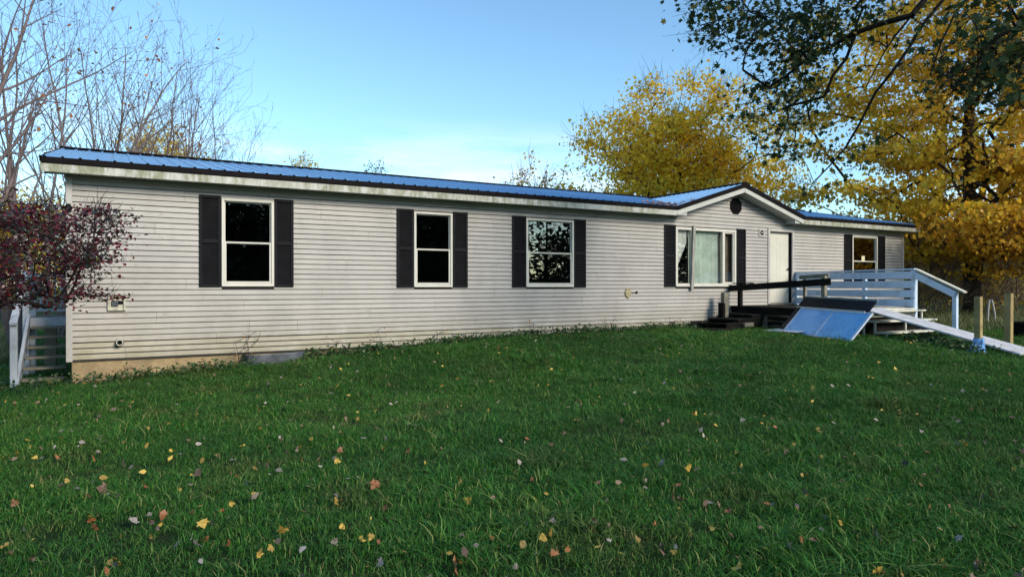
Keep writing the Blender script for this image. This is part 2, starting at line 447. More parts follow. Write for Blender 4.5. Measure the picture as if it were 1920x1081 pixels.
def plank(x0, x1, z, h, back, mat, x0t=None, x1t=None):
    """one lap siding board: proud at the foot, a shadow gap above it; ends may be cut at a slant"""
    x0t = x0 if x0t is None else x0t; x1t = x1 if x1t is None else x1t
    h = h - .012
    pr = [(-.002, 0), (-.021, .0), (-.022, .008), (-.010, h), (-.002, h)]
    v, f = [], []
    for q in (0, 1):
        for (py, pz) in pr:
            a = pz / h
            xx = (x0 + (x0t - x0) * a) if q == 0 else (x1 + (x1t - x1) * a)
            v.append((xx, py + back, z + pz))
    for q in range(5): f.append((q, (q + 1) % 5, 5 + (q + 1) % 5, 5 + q))
    f += [(4, 3, 2, 1, 0), (5, 6, 7, 8, 9)]
    return pyd('siding_plank', v, f, mat, wall)
n_pl = 0
for r in range(NC):
    z = Z0 + r * PITCH; zt = z + PITCH
    joint = 3.66
    off = ((r // 2) * 1.37 + .8) % joint
    cuts = [XL + .045]
    xx = XL + off
    while xx < XR - .3:
        if xx > XL + .4: cuts.append(xx)
        xx += joint
    cuts.append(XR - .045)
    segs = [(cuts[q] + .0015, cuts[q + 1] - .0015) for q in range(len(cuts) - 1)]
    for (a, b, c, d) in OPEN.values():
        if zt > c + .02 and z < d - .02:
            ns = []
            for (s, e) in segs:
                if e <= a or s >= b: ns.append((s, e))
                else:
                    if s < a - .03: ns.append((s, a))
                    if e > b + .03: ns.append((b, e))
            segs = ns
    skirt = r < 3
    for (s, e) in segs:
        sagj = random.uniform(-.0012, .0012)
        plank(s, e, z + sagj, PITCH, .014 if skirt else 0, 'siding_skirt' if skirt else 'siding'); n_pl += 1
r = 0
while True:                                  # the courses of the porch gable, cut along its slopes
    z = ZT + r * PITCH; zt = z + PITCH
    zs = 3.44 - .10                           # soffit line of the gable at its feet
    e0 = GX0 + (z - zs) / GSL + .02; e1 = GX1 - (z - zs) / GSL - .02
    t0 = GX0 + (zt - zs) / GSL + .02; t1 = GX1 - (zt - zs) / GSL - .02
    if t1 - t0 < .05: break
    plank(e0, e1, z, PITCH, 0, 'siding', t0, t1); r += 1; n_pl += 1
for xx in (XL, XR):                          # corner posts
    box('corner_trim', xx - .012 if xx < 0 else xx - .075, xx + .075 if xx < 0 else xx + .012, -.032, .08, Z0 - .03, SOF - .01, 'trim', house, .004)
box('starter_strip', XL + .05, XR - .05, -.012, .002, Z0 + PITCH * 3 - .012, Z0 + PITCH * 3 - .004, 'dark_metal', house, 0)
# frieze under the soffit
box('frieze', XL + .07, GX0 + .05, -.028, .0, ZT - .012, SOF - .004, 'soffit', house, .002)
box('frieze', GX1 - .05, XR - .07, -.028, .0, ZT - .012, SOF - .004, 'soffit', house, .002)

# end walls and back wall, with their own courses
def end_wall(x, sgn):
    v, f = [], []
    for r in range(NC + 11):
        z = Z0 + r * PITCH; zt = z + PITCH - .006
        def half(zz): return YB / 2 if zz < ZT + .05 else max(.02, YB / 2 - (zz - ZT - .05) / SL)
        a, b = half(z), half(zt)
        if z > ZR - .12: break
        q = len(v)
        v += [(x, 4 - a, z), (x, 4 + a, z), (x + sgn * .02, 4 - a, z), (x + sgn * .02, 4 + a, z), (x + sgn * .006, 4 - b, zt), (x + sgn * .006, 4 + b, zt)]
        f += [(q, q + 1, q + 3, q + 2), (q + 2, q + 3, q + 5, q + 4)]
    o = pyd('end_wall_siding', v, f, 'siding', house); o['kind'] = 'stuff'
    bm = bmesh.new()
    pts = [(0.05, .4), (YB - .01, .4), (YB - .01, 3.4), (4, ZR - .06), (0.05, 3.4)]
    a = [bm.verts.new((x, p, z)) for p, z in pts]; b = [bm.verts.new((x - sgn * .1, p, z)) for p, z in pts]
    bm.faces.new(a); bm.faces.new(b[::-1])
    for q in range(5): bm.faces.new((a[q], b[q], b[(q + 1) % 5], a[(q + 1) % 5]))
    bm_obj('end_wall', bm, 'sheathing', house)
end_wall(XL, -1); end_wall(XR, 1)
box('back_wall', XL + .11, XR - .11, YB - .1, YB + .01, .4, 3.4, 'siding', house, 0)
# inside of the house
bm = bmesh.new(); add_box(bm, XL + .12, XR - .12, .125, 7.85, .98, 1.08); bm_obj('floor', bm, 'interior', house)
box('ceiling', XL + .12, XR - .12, .125, 7.85, 3.3, 3.335, 'interior', house, 0)
box('inner_wall', XL + .12, XR - .12, 3.6, 3.7, 1.085, 3.295, 'interior', house, 0)
for xx in (4.2, 7.1, 10.4, 17.6): box('inner_wall', xx - .05, xx + .05, .13, 3.595, 1.085, 3.295, 'interior', house, 0)
# foundation
box('foundation', XL + .06, XR - .06, .03, .25, -.6, Z0 - .012, 'foundation_concrete', house, .01)
box('foundation', XL + .06, XL + .26, .255, YB - .05, -.6, Z0 - .012, 'foundation_concrete', house, .01)
box('foundation', XR - .26, XR - .06, .255, YB - .05, -.6, Z0 - .012, 'foundation_concrete', house, .01)
box('foundation', XL + .27, XR - .27, YB - .25, YB - .05, -.6, Z0 - .012, 'foundation_concrete', house, .01)

# ---- roof
roof = pyd('roof', [(XL - .28, EY + .04, ZE - .06), (GX0 + .1, EY + .04, ZE - .06), (GX0 + .1, .05, ZE - .06 + SL * (.05 - EY - .04)), (GX1 - .1, .05, ZE - .06 + SL * (.05 - EY - .04)), (GX1 - .1, EY + .04, ZE - .06), (XR + .28, EY + .04, ZE - .06),
                    (XR + .28, YR, ZR - .07), (XL - .28, YR, ZR - .07), (XR + .28, YB - EY, ZE - .06), (XL - .28, YB - EY, ZE - .06)],
           [(0, 1, 2, 3, 4, 5, 6, 7), (7, 6, 8, 9)], 'sheathing', house)
PW = .9144
def panel_mesh(width, y0, y1, z0, z1):
    prof = [0.]; hts = [0.]
    nr = max(1, round(width / .2286)); st = width / nr
    for q in range(nr):
        for (a, h) in ((.02, 0), (.034, .021), (.054, .021), (.068, 0), (.145, 0), (.152, .004), (.16, 0), (st, 0)):
            prof.append(q * st + a); hts.append(h)
    v = [(p, y0, z0 + h) for p, h in zip(prof, hts)] + [(p, y1, z1 + h) for p, h in zip(prof, hts)]
    n = len(prof); f = [(q, q + 1, n + q + 1, n + q) for q in range(n - 1)]
    # fold of the panel over the eave, the open rib ends closed dark by the drip edge
    me = bpy.data.meshes.new('roof_panel'); me.from_pydata(v, [], f); me.update(); me.materials.append(M['roof_metal']); return me
full = panel_mesh(PW - .003, EY - .03, YR, ZE + .0, ZR)
short = panel_mesh(PW - .003, .02, YR, ZE + SL * (.02 - EY), ZR)
backp = panel_mesh(PW - .003, YB - EY + .03, YR, ZE, ZR)
xx = XL - .30; q = 0
while xx < XR + .29:
    wd = min(PW, XR + .31 - xx)
    gable_part = xx + wd > GX0 + .05 and xx < GX1 - .05
    if gable_part:
        # parts of this panel outside the gable run to the eave
        for (a, b, sh) in ((xx, min(xx + wd, GX0 + .06), False), (max(xx, GX0 + .06), min(xx + wd, GX1 - .06), True), (max(xx, GX1 - .06), xx + wd, False)):
            if b - a > .02:
                m_ = panel_mesh(b - a - .002, .02 if sh else EY - .03, YR, ZE + SL * (.02 - EY) if sh else ZE, ZR)
                o = bpy.data.objects.new('roof_panel', m_); COL.objects.link(o); o.parent = roof; o.location = (a, 0, 0)
    else:
        m_ = full if abs(wd - PW) < 1e-4 else panel_mesh(wd - .002, EY - .03, YR, ZE, ZR)
        o = bpy.data.objects.new('roof_panel', m_); COL.objects.link(o); o.parent = roof; o.location = (xx, 0, random.uniform(0, .003))
    o = bpy.data.objects.new('roof_panel', backp if abs(wd - PW) < 1e-4 else panel_mesh(wd - .002, YB - EY + .03, YR, ZE, ZR)); COL.objects.link(o); o.parent = roof; o.location = (xx, 0, 0)
    xx += PW; q += 1
v = []; f = []
for xq in (XL - .32, XR + .32):
    v += [(xq, YR - .16, ZR - .002), (xq, YR - .15, ZR + .028), (xq, YR, ZR + .055), (xq, YR + .15, ZR + .028), (xq, YR + .16, ZR - .002)]
f = [(q, q + 1, q + 6, q + 5) for q in range(4)] + [(0, 1, 2, 3, 4), (9, 8, 7, 6, 5)]
pyd('ridge_cap', v, f, 'dark_metal', roof)
def eave_run(x0, x1):
    box('drip_edge', x0, x1, EY - .022, EY + .03, ZE - .088, ZE + .004, 'dark_metal', roof, .004)
    L = x1 - x0; nseg = max(1, round(L / 3.7))
    for q in range(nseg):
        a, b = x0 + L * q / nseg + .001, x0 + L * (q + 1) / nseg - .001
        box('fascia', a, b, EY, EY + .022, SOF - .018, ZE - .09, 'fascia', roof, .002)
    # soffit in panels with a groove between
    bm = bmesh.new(); w = x0 + .02
    while w < x1 - .02:
        e = min(w + .148, x1 - .02); add_box(bm, w + .003, e - .003, EY + .023, -.001, SOF, SOF + .012); w += .148 + .004
    bm_obj('soffit', bm, 'soffit', roof)
eave_run(XL - .30, GX0 - .005); eave_run(GX1 + .005, XR + .30)
for xq, s in ((XL - .31, -1), (XR + .31, 1)):      # rake boards at both ends
    for (ya, za, yb, zb) in ((EY, ZE, YR, ZR), (YB - EY, ZE, YR, ZR)):
        beam('rake_trim', (xq, ya, za - .03), (xq, yb, zb - .03), .03, .085, 'dark_metal', roof, .003)
        beam('rake_board', (xq - s * .008, ya, za - .135), (xq - s * .008, yb, zb - .135), .024, .12, 'fascia', roof, .003)
# the porch gable: its roof panels, trim, fascia and soffit
GYB = EY + (GZ - ZE) / SL + .25
def gable_side(s):
    xe = GX0 if s < 0 else GX1
    xo = xe + s * -.0
    n = 5; dy = (GYB - EY + .03) / n
    for q in range(n):
        y0 = EY - .03 + q * dy; prof, hts = [0.], [0.]
        nr = 4; st = (dy - .003) / nr
        for k2 in range(nr):
            for (a, h) in ((.02, 0), (.034, .02), (.052, .02), (.066, 0), (st, 0)): prof.append(k2 * st + a); hts.append(h)
        v = [(xe, y0 + p, ZE + .015 + h) for p, h in zip(prof, hts)] + [(GXC, y0 + p, GZ + .015 + h) for p, h in zip(prof, hts)]
        m = len(prof); f = [(k2, k2 + 1, m + k2 + 1, m + k2) for k2 in range(m - 1)]
        pyd('roof_panel', v, f, 'roof_metal', roof)
    beam('drip_edge', (xe, EY - .006, ZE - .035), (GXC, EY - .006, GZ - .035), .05, .105, 'dark_metal', roof, .003)
    beam('fascia', (xe, EY + .011, ZE - .152), (GXC, EY + .011, GZ - .152), .022, .125, 'fascia_clean', roof, .002)
    bm = bmesh.new()
    N = 16
    for q in range(N):
        a, b = q / N + .002, (q + 1) / N - .002
        p = [(xe + (GXC - xe) * t, yy, ZE - .215 + (GZ - ZE) * t) for t in (a, b) for yy in (EY + .024, .0)]
        vs = [bm.verts.new(c) for c in p] + [bm.verts.new((c[0], c[1], c[2] + .012)) for c in p]
        for ff in ((0, 1, 3, 2), (4, 6, 7, 5), (0, 2, 6, 4), (1, 5, 7, 3), (0, 4, 5, 1), (2, 3, 7, 6)): bm.faces.new([vs[k2] for k2 in ff])
    bm_obj('soffit', bm, 'soffit', roof)
gable_side(-1); gable_side(1)
v = []
for yq in (EY - .035, GYB): v += [(GXC - .14, yq, GZ - .015), (GXC - .12, yq, GZ + .02), (GXC, yq, GZ + .06), (GXC + .12, yq, GZ + .02), (GXC + .14, yq, GZ - .015)]
pyd('ridge_cap', v, [(q, q + 1, q + 6, q + 5) for q in range(4)] + [(0, 1, 2, 3, 4), (9, 8, 7, 6, 5)], 'dark_metal', roof)
for xe, s in ((GX0, -1), (GX1, 1)):          # the boxed return where the gable meets the straight eave
    pyd('soffit_return', [(xe + s * .25, EY + .03, SOF - .004), (xe - s * .35, EY + .03, SOF - .004), (xe - s * .35, -.03, SOF - .004), (xe + s * .25, -.03, SOF - .004),
                          (xe + s * .25, EY + .03, SOF + .05), (xe - s * .35, EY + .03, SOF + .10), (xe - s * .35, -.03, SOF + .10), (xe + s * .25, -.03, SOF + .05)],
        [(0, 1, 2, 3), (4, 7, 6, 5), (0, 4, 5, 1), (1, 5, 6, 2), (2, 6, 7, 3), (3, 7, 4, 0)], 'soffit', roof)

# ---- windows, shutters, door
def ring(bm, x0, x1, z0, z1, w, y0, y1, bev=.003):
    add_box(bm, x0, x0 + w, y0, y1, z0, z1, bev); add_box(bm, x1 - w, x1, y0, y1, z0, z1, bev)
    add_box(bm, x0 + w, x1 - w, y0, y1, z1 - w, z1, bev); add_box(bm, x0 + w, x1 - w, y0, y1, z0, z0 + w, bev)
def pane(x0, x1, z0, z1, y, parent):
    return pyd('pane', [(x0, y, z0), (x1, y, z0), (x1, y, z1), (x0, y, z1)], [(0, 1, 2, 3)], 'window_glass', parent)
def sash_window(x0, x1, z0, z1, label=None):
    bm = bmesh.new(); ring(bm, x0, x1, z0, z1, .046, -.042, .05)
    w = bm_obj('window', bm, 'white_frame', house)
    mid = (z0 + z1) / 2 - .02
    box('sill', x0 + .004, x1 - .004, -.052, -.006, z0 - .012, z0 + .014, 'white_frame', w, .003)
    bm = bmesh.new(); ring(bm, x0 + .048, x1 - .048, mid - .012, z1 - .048, .018, .004, .03, .002); bm_obj('sash', bm, 'white_frame', w)
    bm = bmesh.new(); ring(bm, x0 + .048, x1 - .048, z0 + .048, mid + .03, .030, -.022, .002, .002); bm_obj('sash', bm, 'white_frame', w)
    pane(x0 + .06, x1 - .06, mid, z1 - .06, .015, w); pane(x0 + .07, x1 - .07, z0 + .07, mid + .005, -.01, w)
    return w
def shutter(x0, x1, z0, z1):
    bm = bmesh.new(); y0, y1 = -.046, -.022
    ring(bm, x0, x1, z0, z1, .048, y0, y1, .003)
    mid = (z0 + z1) / 2
    add_box(bm, x0 + .048, x1 - .048, y0, y1, mid - .035, mid + .035, .003)
    add_box(bm, x0 + .03, x1 - .03, -.026, -.0225, z0 + .02, z1 - .02)
    for (a, b) in ((z0 + .05, mid - .037), (mid + .037, z1 - .05)):
        n = int((b - a) / .034)
        for q in range(n):
            zc = a + (b - a) * (q + .5) / n
            mt = Matrix.Translation((0, -.034, zc)) @ Matrix.Rotation(R(-32), 4, 'X')
            add_box(bm, x0 + .046, x1 - .046, -.011, .011, -.0045, .0045, 0, mt)
    return bm_obj('shutter', bm, 'shutter', house)
for k2, sh in (('w1', (1.22, 1.567, 2.455, 2.79)), ('w2', (4.775, 5.123, 5.985, 6.325)), ('w3', (7.401, 7.745, 9.026, 9.36)), ('w5', (18.949, 19.333, 20.623, 21.011))):
    o = OPEN[k2]; w = sash_window(*o)
    if k2 == 'w5': win5 = w
    shutter(sh[0], sh[1], o[2] - .02, o[3] + .035); shutter(sh[2], sh[3], o[2] - .02, o[3] + .035)
box('sticker', 19.86, 20.02, .006, .010, 2.36, 2.53, 'paper', win5, 0)
# picture window of three lights
x0, x1, z0, z1 = OPEN['pw']
bm = bmesh.new(); ring(bm, x0, x1, z0, z1, .07, -.042, .05); pw = bm_obj('window', bm, 'white_frame', house)
box('mullion', 13.795, 13.86, -.036, .04, z0 + .071, z1 - .071, 'white_frame', pw, .003)
box('mullion', 12.66, 12.73, -.036, .04, z0 + .071, z1 - .071, 'white_frame', pw, .003)
box('sill', x0 + .004, x1 - .004, -.055, -.006, z0 - .014, z0 + .02, 'white_frame', pw, .003)
bm = bmesh.new(); ring(bm, 13.862, x1 - .071, z0 + .071, z1 - .071, .035, -.02, .02, .002); bm_obj('sash', bm, 'white_frame', pw)
for (a, b) in ((x0 + .06, 12.67), (12.72, 13.80), (13.85, x1 - .06)): pane(a, b, z0 + .06, z1 - .06, .012, pw)
beam('loose_board', (12.655, -.07, z0 - .10), (12.735, -.07, z1 + .045), .045, .085, 'grey_wood', pw, .004, up=(1, 0, 0))
def curtain(x0, x1, z0, z1, y, mat, wave=.03, cut=None):
    n = 26; v = []
    for q in range(n + 1):
        t = q / n; xx = x0 + (x1 - x0) * t; yy = y + wave * math.sin(t * (x1 - x0) * 28) + .01 * math.sin(t * 47)
        top = z1; bot = z0 if cut is None else z0 + (z1 - z0) * cut(t)
        v += [(xx, yy, bot), (xx, yy + .01, top)]
    o = pyd('curtain', v, [(2 * q, 2 * q + 2, 2 * q + 3, 2 * q + 1) for q in range(n)], mat, pw, True); return o
curtain(12.70, 13.82, z0, z1 - .02, .10, 'curtain_green', .005)
curtain(13.84, 14.32, z0, z1 - .02, .11, 'curtain_brown', .010)
curtain(12.18, 12.72, z0, z1 - .02, .09, 'curtain_white', .012, lambda t: min(.95, .30 + .66 * t ** 1.6))
shutter(11.766, 12.132, z0 - .02, z1 + .04); shutter(14.306, 14.668, z0 - .02, z1 + .04)
# door
x0, x1, z0, z1 = OPEN['door']
bm = bmesh.new()
add_box(bm, x0, x0 + .085, -.04, .12, z0, z1, .004); add_box(bm, x1 - .085, x1, -.04, .12, z0, z1, .004); add_box(bm, x0 + .085, x1 - .085, -.04, .12, z1 - .085, z1, .004)
dr = bm_obj('door', bm, 'trim', house)
bm = bmesh.new()
dx0, dx1, dz0, dz1 = x0 + .09, x1 - .09, z0 + .03, z1 - .10
add_box(bm, dx0, dx1, .07, .11, dz0, dz1, .003)
wd = (dx1 - dx0 - .36) / 2
for (a, b) in ((dx0 + .12, dx0 + .12 + wd), (dx1 - .12 - wd, dx1 - .12)):
    for (c, d) in ((dz0 + .2, dz0 + .78), (dz0 + .92, dz0 + 1.48), (dz0 + 1.6, dz1 - .12)):
        ring(bm, a, b, c, d, .018, .0675, .0705, .002)
bm_obj('door_leaf', bm, 'door_paint', dr)
box('threshold', x0 + .086, x1 - .086, -.05, .13, z0 - .02, z0 + .022, 'weathered_wood', dr, .004)
box('dark_reveal', x1 - .10, x1 - .086, .0, .068, z0 + .03, z1 - .09, 'dark_metal', dr, 0)  # dark strip standing in for the shaded reveal beside the door leaf
bm = bmesh.new(); bmesh.ops.create_uvsphere(bm, u_segments=12, v_segments=8, radius=.032)
for vq in bm.verts: vq.co = Vector((dx1 - .07 + vq.co.x, .03 + vq.co.y, dz0 + .95 + vq.co.z))
bm_obj('door_knob', bm, 'dark_metal', dr)
# octagonal gable vent
def poly_prism(bm, cx, cz, r, n, y0, y1, rot=0, sx=1., sz=1.):
    a = [bm.verts.new((cx + sx * r * math.cos(rot + 2 * math.pi * q / n), y0, cz + sz * r * math.sin(rot + 2 * math.pi * q / n))) for q in range(n)]
    b = [bm.verts.new((p.co.x, y1, p.co.z)) for p in a]
    bm.faces.new(a); bm.faces.new(b[::-1])
    for q in range(n): bm.faces.new((a[q], b[q], b[(q + 1) % n], a[(q + 1) % n]))
bm = bmesh.new(); poly_prism(bm, 14.30, 3.73, .235, 8, -.03, -.001, R(22.5)); vent = bm_obj('gable_vent', bm, 'dark_metal', house)
bm = bmesh.new()
for q in range(8):
    zc = 3.73 - .165 + .047 * q; hw = math.sqrt(max(.001, .19 ** 2 - (zc - 3.73) ** 2))
    add_box(bm, 14.30 - hw, 14.30 + hw, -.012, .012, -.004, .004, 0, Matrix.Translation((0, -.04, zc)) @ Matrix.Rotation(R(-35), 4, 'X'))
bm_obj('vent_slats', bm, 'black_plastic', vent)
# bare wall plate where the porch lamp was
pl = box('lamp_plate', 15.20, 15.42, -.036, -.012, 2.95, 3.17, 'trim', house, .006)
bm = bmesh.new(); poly_prism(bm, 15.31, 3.06, .066, 16, -.046, -.0365); o = bm_obj('lamp_hole', bm, 'black_plastic', pl)
bm = bmesh.new(); add_box(bm, 15.265, 15.355, -.053, -.0465, 3.05, 3.075, .003); bm_obj('bracket', bm, 'white_frame', pl)
# appliance vent box
bm = bmesh.new(); ring(bm, -.13, .125, 1.20, 1.44, .032, -.062, -.01, .006); vb = bm_obj('vent_box', bm, 'box_plastic', house)
box('vent_flap', -.075, .02, -.058, -.018, 1.275, 1.365, 'galvanised', vb, .006)
box('back_plate', -.098, .093, -.03, -.012, 1.232, 1.408, 'box_plastic', vb, 0)
box('slot', .022, .085, -.05, -.031, 1.31, 1.36, 'black_plastic', vb, 0)
def tube(name, p0, p1, r, mat, parent, n=14, inner=None):
    bm = bmesh.new(); mt = beam_mtx(p0, p1, (0, 0, 1) if abs((Vector(p1) - Vector(p0)).normalized().z) < .9 else (1, 0, 0)); Lh = (Vector(p1) - Vector(p0)).length
    rr = [(0, r), (Lh, r)] + ([(Lh, inner), (Lh - .03, inner)] if inner else [])
    rings = [[bm.verts.new(mt @ Vector((x_, q_ * math.cos(2 * math.pi * k_ / n), q_ * math.sin(2 * math.pi * k_ / n)))) for k_ in range(n)] for x_, q_ in rr]
    for a, b in zip(rings, rings[1:]):
        for k_ in range(n): bm.faces.new((a[k_], a[(k_ + 1) % n], b[(k_ + 1) % n], b[k_]))
    bm.faces.new(rings[0]); bm.faces.new(rings[-1])
    return bm_obj(name, bm, mat, parent)
pp = tube('pipe', (.04, .0, .70), (.04, -.12, .69), .052, 'white_frame', house, inner=.04)
tube('pipe_collar', (.04, -.003, .688), (.04, -.045, .686), .062, 'black_plastic', pp)
tube('pipe_bore', (.04, -.08, .69), (.04, -.095, .69), .039, 'black_plastic', pp)
cb = tube('flood_lamp', (-.655, -.03, 2.82), (-.655, -.10, 2.82), .055, 'black_plastic', house)
box('lamp_bracket', -.685, -.625, -.06, -.033, 2.85, 2.89, 'black_plastic', cb, .004)
bm = bmesh.new(); poly_prism(bm, 10.61, 1.43, .095, 11, -.04, -.008, 0, .85, 1.25)
for vq in bm.verts: vq.co += Vector((random.uniform(-.014, .014), random.uniform(-.008, 0), random.uniform(-.014, .014)))
bm_obj('foam_patch', bm, 'foam', house)
bm = bmesh.new(); poly_prism(bm, 10.88, 1.445, .036, 10, -.026, -.0225); bm_obj('cable_hole', bm, 'black_plastic', house)
tube('cable', (10.66, -.03, 1.44), (10.86, -.03, 1.445), .008, 'black_plastic', house, 6)

# corrugated window well beside the foundation
def window_well():
    x0, x1, dep = 1.93, 2.98, .34
    n = 26; path = []
    for q in range(n + 1):
        a = math.pi * q / n
        path.append(((x0 + x1) / 2 - (x1 - x0) / 2 * math.copysign(abs(math.cos(a)) ** .6, math.cos(a)), .02 - dep * abs(math.sin(a)) ** .6))
    zs = np.linspace(.0, .405, 15); v, f = [], []
    for zi, zz in enumerate(zs):
        bul = .008 * math.cos(zi * math.pi)
        for q, (px_, py_) in enumerate(path):
            cx_ = (x0 + x1) / 2
            v.append((cx_ + (px_ - cx_) * (1 + bul * 2), py_ * (1 + bul * 3), zz + (px_ - x0) * .03 - .01))
    m = n + 1
    for a in range(len(zs) - 1):
        for q in range(n): f.append((a * m + q, a * m + q + 1, (a + 1) * m + q + 1, (a + 1) * m + q))
    o = pyd('window_well', v, f, 'galvanised', None, True)
    sm = o.modifiers.new('thick', 'SOLIDIFY'); sm.thickness = .005
    tag(o, 'corrugated metal window well below the siding near the first window', 'window well')
window_well()

# ------------------------------------------------------------------ front deck with the white rail and steps
DX0, DX1, DYF, DZ = 14.12, 16.73, -3.42, 1.075
deck = thing('front_deck', (15.4, -1.7, .45), 'wooden porch deck at the door with sky-tinted white rail and cream steps', 'deck')
nb = 24
for q in range(nb):                          # floor boards, parallel to the house
    y1 = -.03 - q * (abs(DYF) - .03) / nb; y0 = y1 - (abs(DYF) - .03) / nb + .008
    box('floor_board', DX0 - .05 + random.uniform(-.02, .02), DX1 + .03, y0, y1, DZ - .034, DZ, 'rotten_wood' if q < 19 else 'cream_paint', deck, .003)
box('rim_joist', DX0, DX0 + .04, DYF + .02, -.04, DZ - .19, DZ - .036, 'rotten_wood', deck, .004)
box('rim_joist', DX1 - .04, DX1, DYF + .02, -.04, DZ - .19, DZ - .036, 'rotten_wood', deck, .004)
box('rim_joist', DX0 + .041, DX1 - .041, DYF + .02, DYF + .06, DZ - .19, DZ - .036, 'cream_paint', deck, .004)
for yy in (-.9, -1.8, -2.7): box('joist', DX0 + .042, DX1 - .042, yy - .02, yy + .02, DZ - .18, DZ - .037, 'rotten_wood', deck, .003)
for (xx, yy) in ((DX0 + .09, -.35), (DX0 + .09, -1.05), (DX0 + .09, -1.85), (DX0 + .09, -3.2), (DX1 - .1, -1.2), (DX1 - .1, -3.2)):
    box('support_post', xx - .045, xx + .045, yy - .045, yy + .045, gz(xx, yy) - .15, DZ - .192, 'weathered_wood' if xx < 15 else 'rotten_wood', deck, .005)
for q, zz in enumerate((.50, .62, .74)):     # dark boards closing the side below the floor
    box('skirt_board', DX0 + .15, DX0 + .18, DYF + .1, -.1, zz, zz + .085, 'rotten_wood', deck, .004)
# rail: perpendicular to the house
RX = DX1
def rpost(y, z0, z1, w=.09, mat='sky_tinted_white'): return box('rail_post', RX - w / 2, RX + w / 2, y - w / 2, y + w / 2, z0, z1, mat, deck, .005)
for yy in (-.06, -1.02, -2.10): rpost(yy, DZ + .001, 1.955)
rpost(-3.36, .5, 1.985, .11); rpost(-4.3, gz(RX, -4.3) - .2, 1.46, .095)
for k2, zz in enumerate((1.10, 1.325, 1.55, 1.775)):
    box('rail_board', RX - .075, RX - .048, -3.40, -.10, zz, zz + .178, 'sky_tinted_white', deck, .004)
beam('cap_rail', (RX, -.0, 1.955 + .019), (RX, -3.40, 1.99 + .019), .15, .036, 'sky_tinted_white', deck, .004)
beam('hand_rail', (RX, -3.42, 2.0), (RX, -4.52, 1.455), .14, .036, 'cream_paint', deck, .004)
beam('rail_brace', (RX - .066, -3.35, 1.90), (RX - .066, -4.33, 1.405), .03, .15, 'sky_tinted_white', deck, .004)
SX0 = 14.3
for q, (yy, zz) in enumerate(((-3.62, 1.04), (-3.88, .835), (-4.14, .60))):
    box('step_tread', SX0, RX + .02, yy - .02, yy + .26, zz - .038, zz, 'cream_paint', deck, .006)
    for xx in (SX0 + .1, 15.55, RX - .06): box('step_support', xx - .02, xx + .02, yy + .03, yy + .075, gz(15.5, yy) - .1, zz - .04, 'cream_paint', deck, .003)
    box('dark_void_board', SX0 + .15, RX - .10, yy + .235, yy + .25, gz(15.5, yy), zz - .042, 'rotten_wood', deck, .002)  # black board standing in for the dark opening under each tread
# old dark side rail on the left edge
old = thing('broken_rail', (DX0, -1.5, DZ), 'blackened broken wooden rail leaning along the left side of the porch', 'railing')
box('post', DX0 - .05, DX0 + .05, -.38, -.28, DZ + .002, 1.66, 'rotten_wood', old, .006)
box('post', DX0 - .05, DX0 + .05, -2.83, -2.73, DZ + .002, 1.84, 'weathered_wood', old, .006)
beam('beam', (DX0 - .075, .02, 1.535), (DX0 - .075, -3.0, 1.70), .045, .16, 'rotten_wood', old, .006)
beam('cap', (DX0 - .02, -.12, 1.668), (DX0 - .02, -.75, 1.674), .12, .03, 'rotten_wood', old, .004)
beam('loose_board', (DX0 + .5, -1.75, 1.815), (DX0 + .5, -2.55, 1.85), .04, .09, 'weathered_wood', old, .004)
beam('loose_board', (DX0 + .5, -1.9, DZ + .002), (DX0 + .5, -1.9, 1.78), .07, .07, 'weathered_wood', old, .004, up=(1, 0, 0))
# rotten steps going down to the left along the house
stp = thing('rotten_steps', (13.3, -.6, .5), 'collapsed black rotten wooden steps beside the porch below the large window', 'steps')
for q, (xa, xb, zz) in enumerate(((13.62, 14.10, .90), (13.15, 14.06, .80), (12.74, 13.75, .68), (12.40, 13.3, .565))):
    tilt = Matrix.Translation(((xa + xb) / 2, -.62, zz)) @ Euler((R(random.uniform(-3, 3)), R(random.uniform(-2, 2)), R(random.uniform(-3, 3)))).to_matrix().to_4x4()
    h = (xb - xa) / 2
    box('tread', -h, h, -.52, .50, -.055, .0, 'rotten_wood', stp, .008, tilt)
    box('tread_support', -h + .05, h - .08, -.50, -.44, -.20, -.058, 'rotten_wood', stp, .006, tilt)
box('stringer', 12.55, 14.05, -.16, -.11, .40, .72, 'rotten_wood', stp, .006)
box('loose_block', 13.30, 13.62, -1.21, -1.13, .60, .70, 'weathered_wood', stp, .006)
nw = thing('newel_post', (13.55, -.35, .8), 'short grey sawn-off post standing in the rotten steps', 'post')
box('post_upper', 13.44, 13.60, -.42, -.30, .80, 1.43, 'weathered_wood', nw, .006)
box('post_block', 13.36, 13.44, -.46, -.28, .78, 1.17, 'rotten_wood', nw, .006)

# ------------------------------------------------------------------ storm panels leaning on the deck
def leaning(base0, base1, top_off, name, label, cat):
    """frame of reference: u along the foot, v up the lean, n out of the face"""
    b0, b1 = Vector(base0), Vector(base1); u = (b1 - b0).normalized(); v = Vector(top_off).normalized()
    v = (v - u * v.dot(u)).normalized(); n = u.cross(v)
    t = thing(name, b0, label, cat)
    m = Matrix(((u.x, v.x, n.x, b0.x), (u.y, v.y, n.y, b0.y), (u.z, v.z, n.z, b0.z), (0, 0, 0, 1)))
    return t, m, (b1 - b0).length
pa, pb = Vector((13.28, -2.30, gz(13.28, -2.3) + .02)), Vector((12.72, -4.35, gz(12.72, -4.35) + .01))
to = Vector((.62, .08, .62))
t, m, Ln = leaning(pa + Vector((.10, .22, .0)), pb + Vector((.16, .18, 0)), to, 'dark_panel', 'tall dark sheet panel leaning on the porch behind the blue storm panel', 'panel')
box('sheet', 0, Ln, 0, 1.10, -.012, .012, 'screen_dark', t, .003, m)
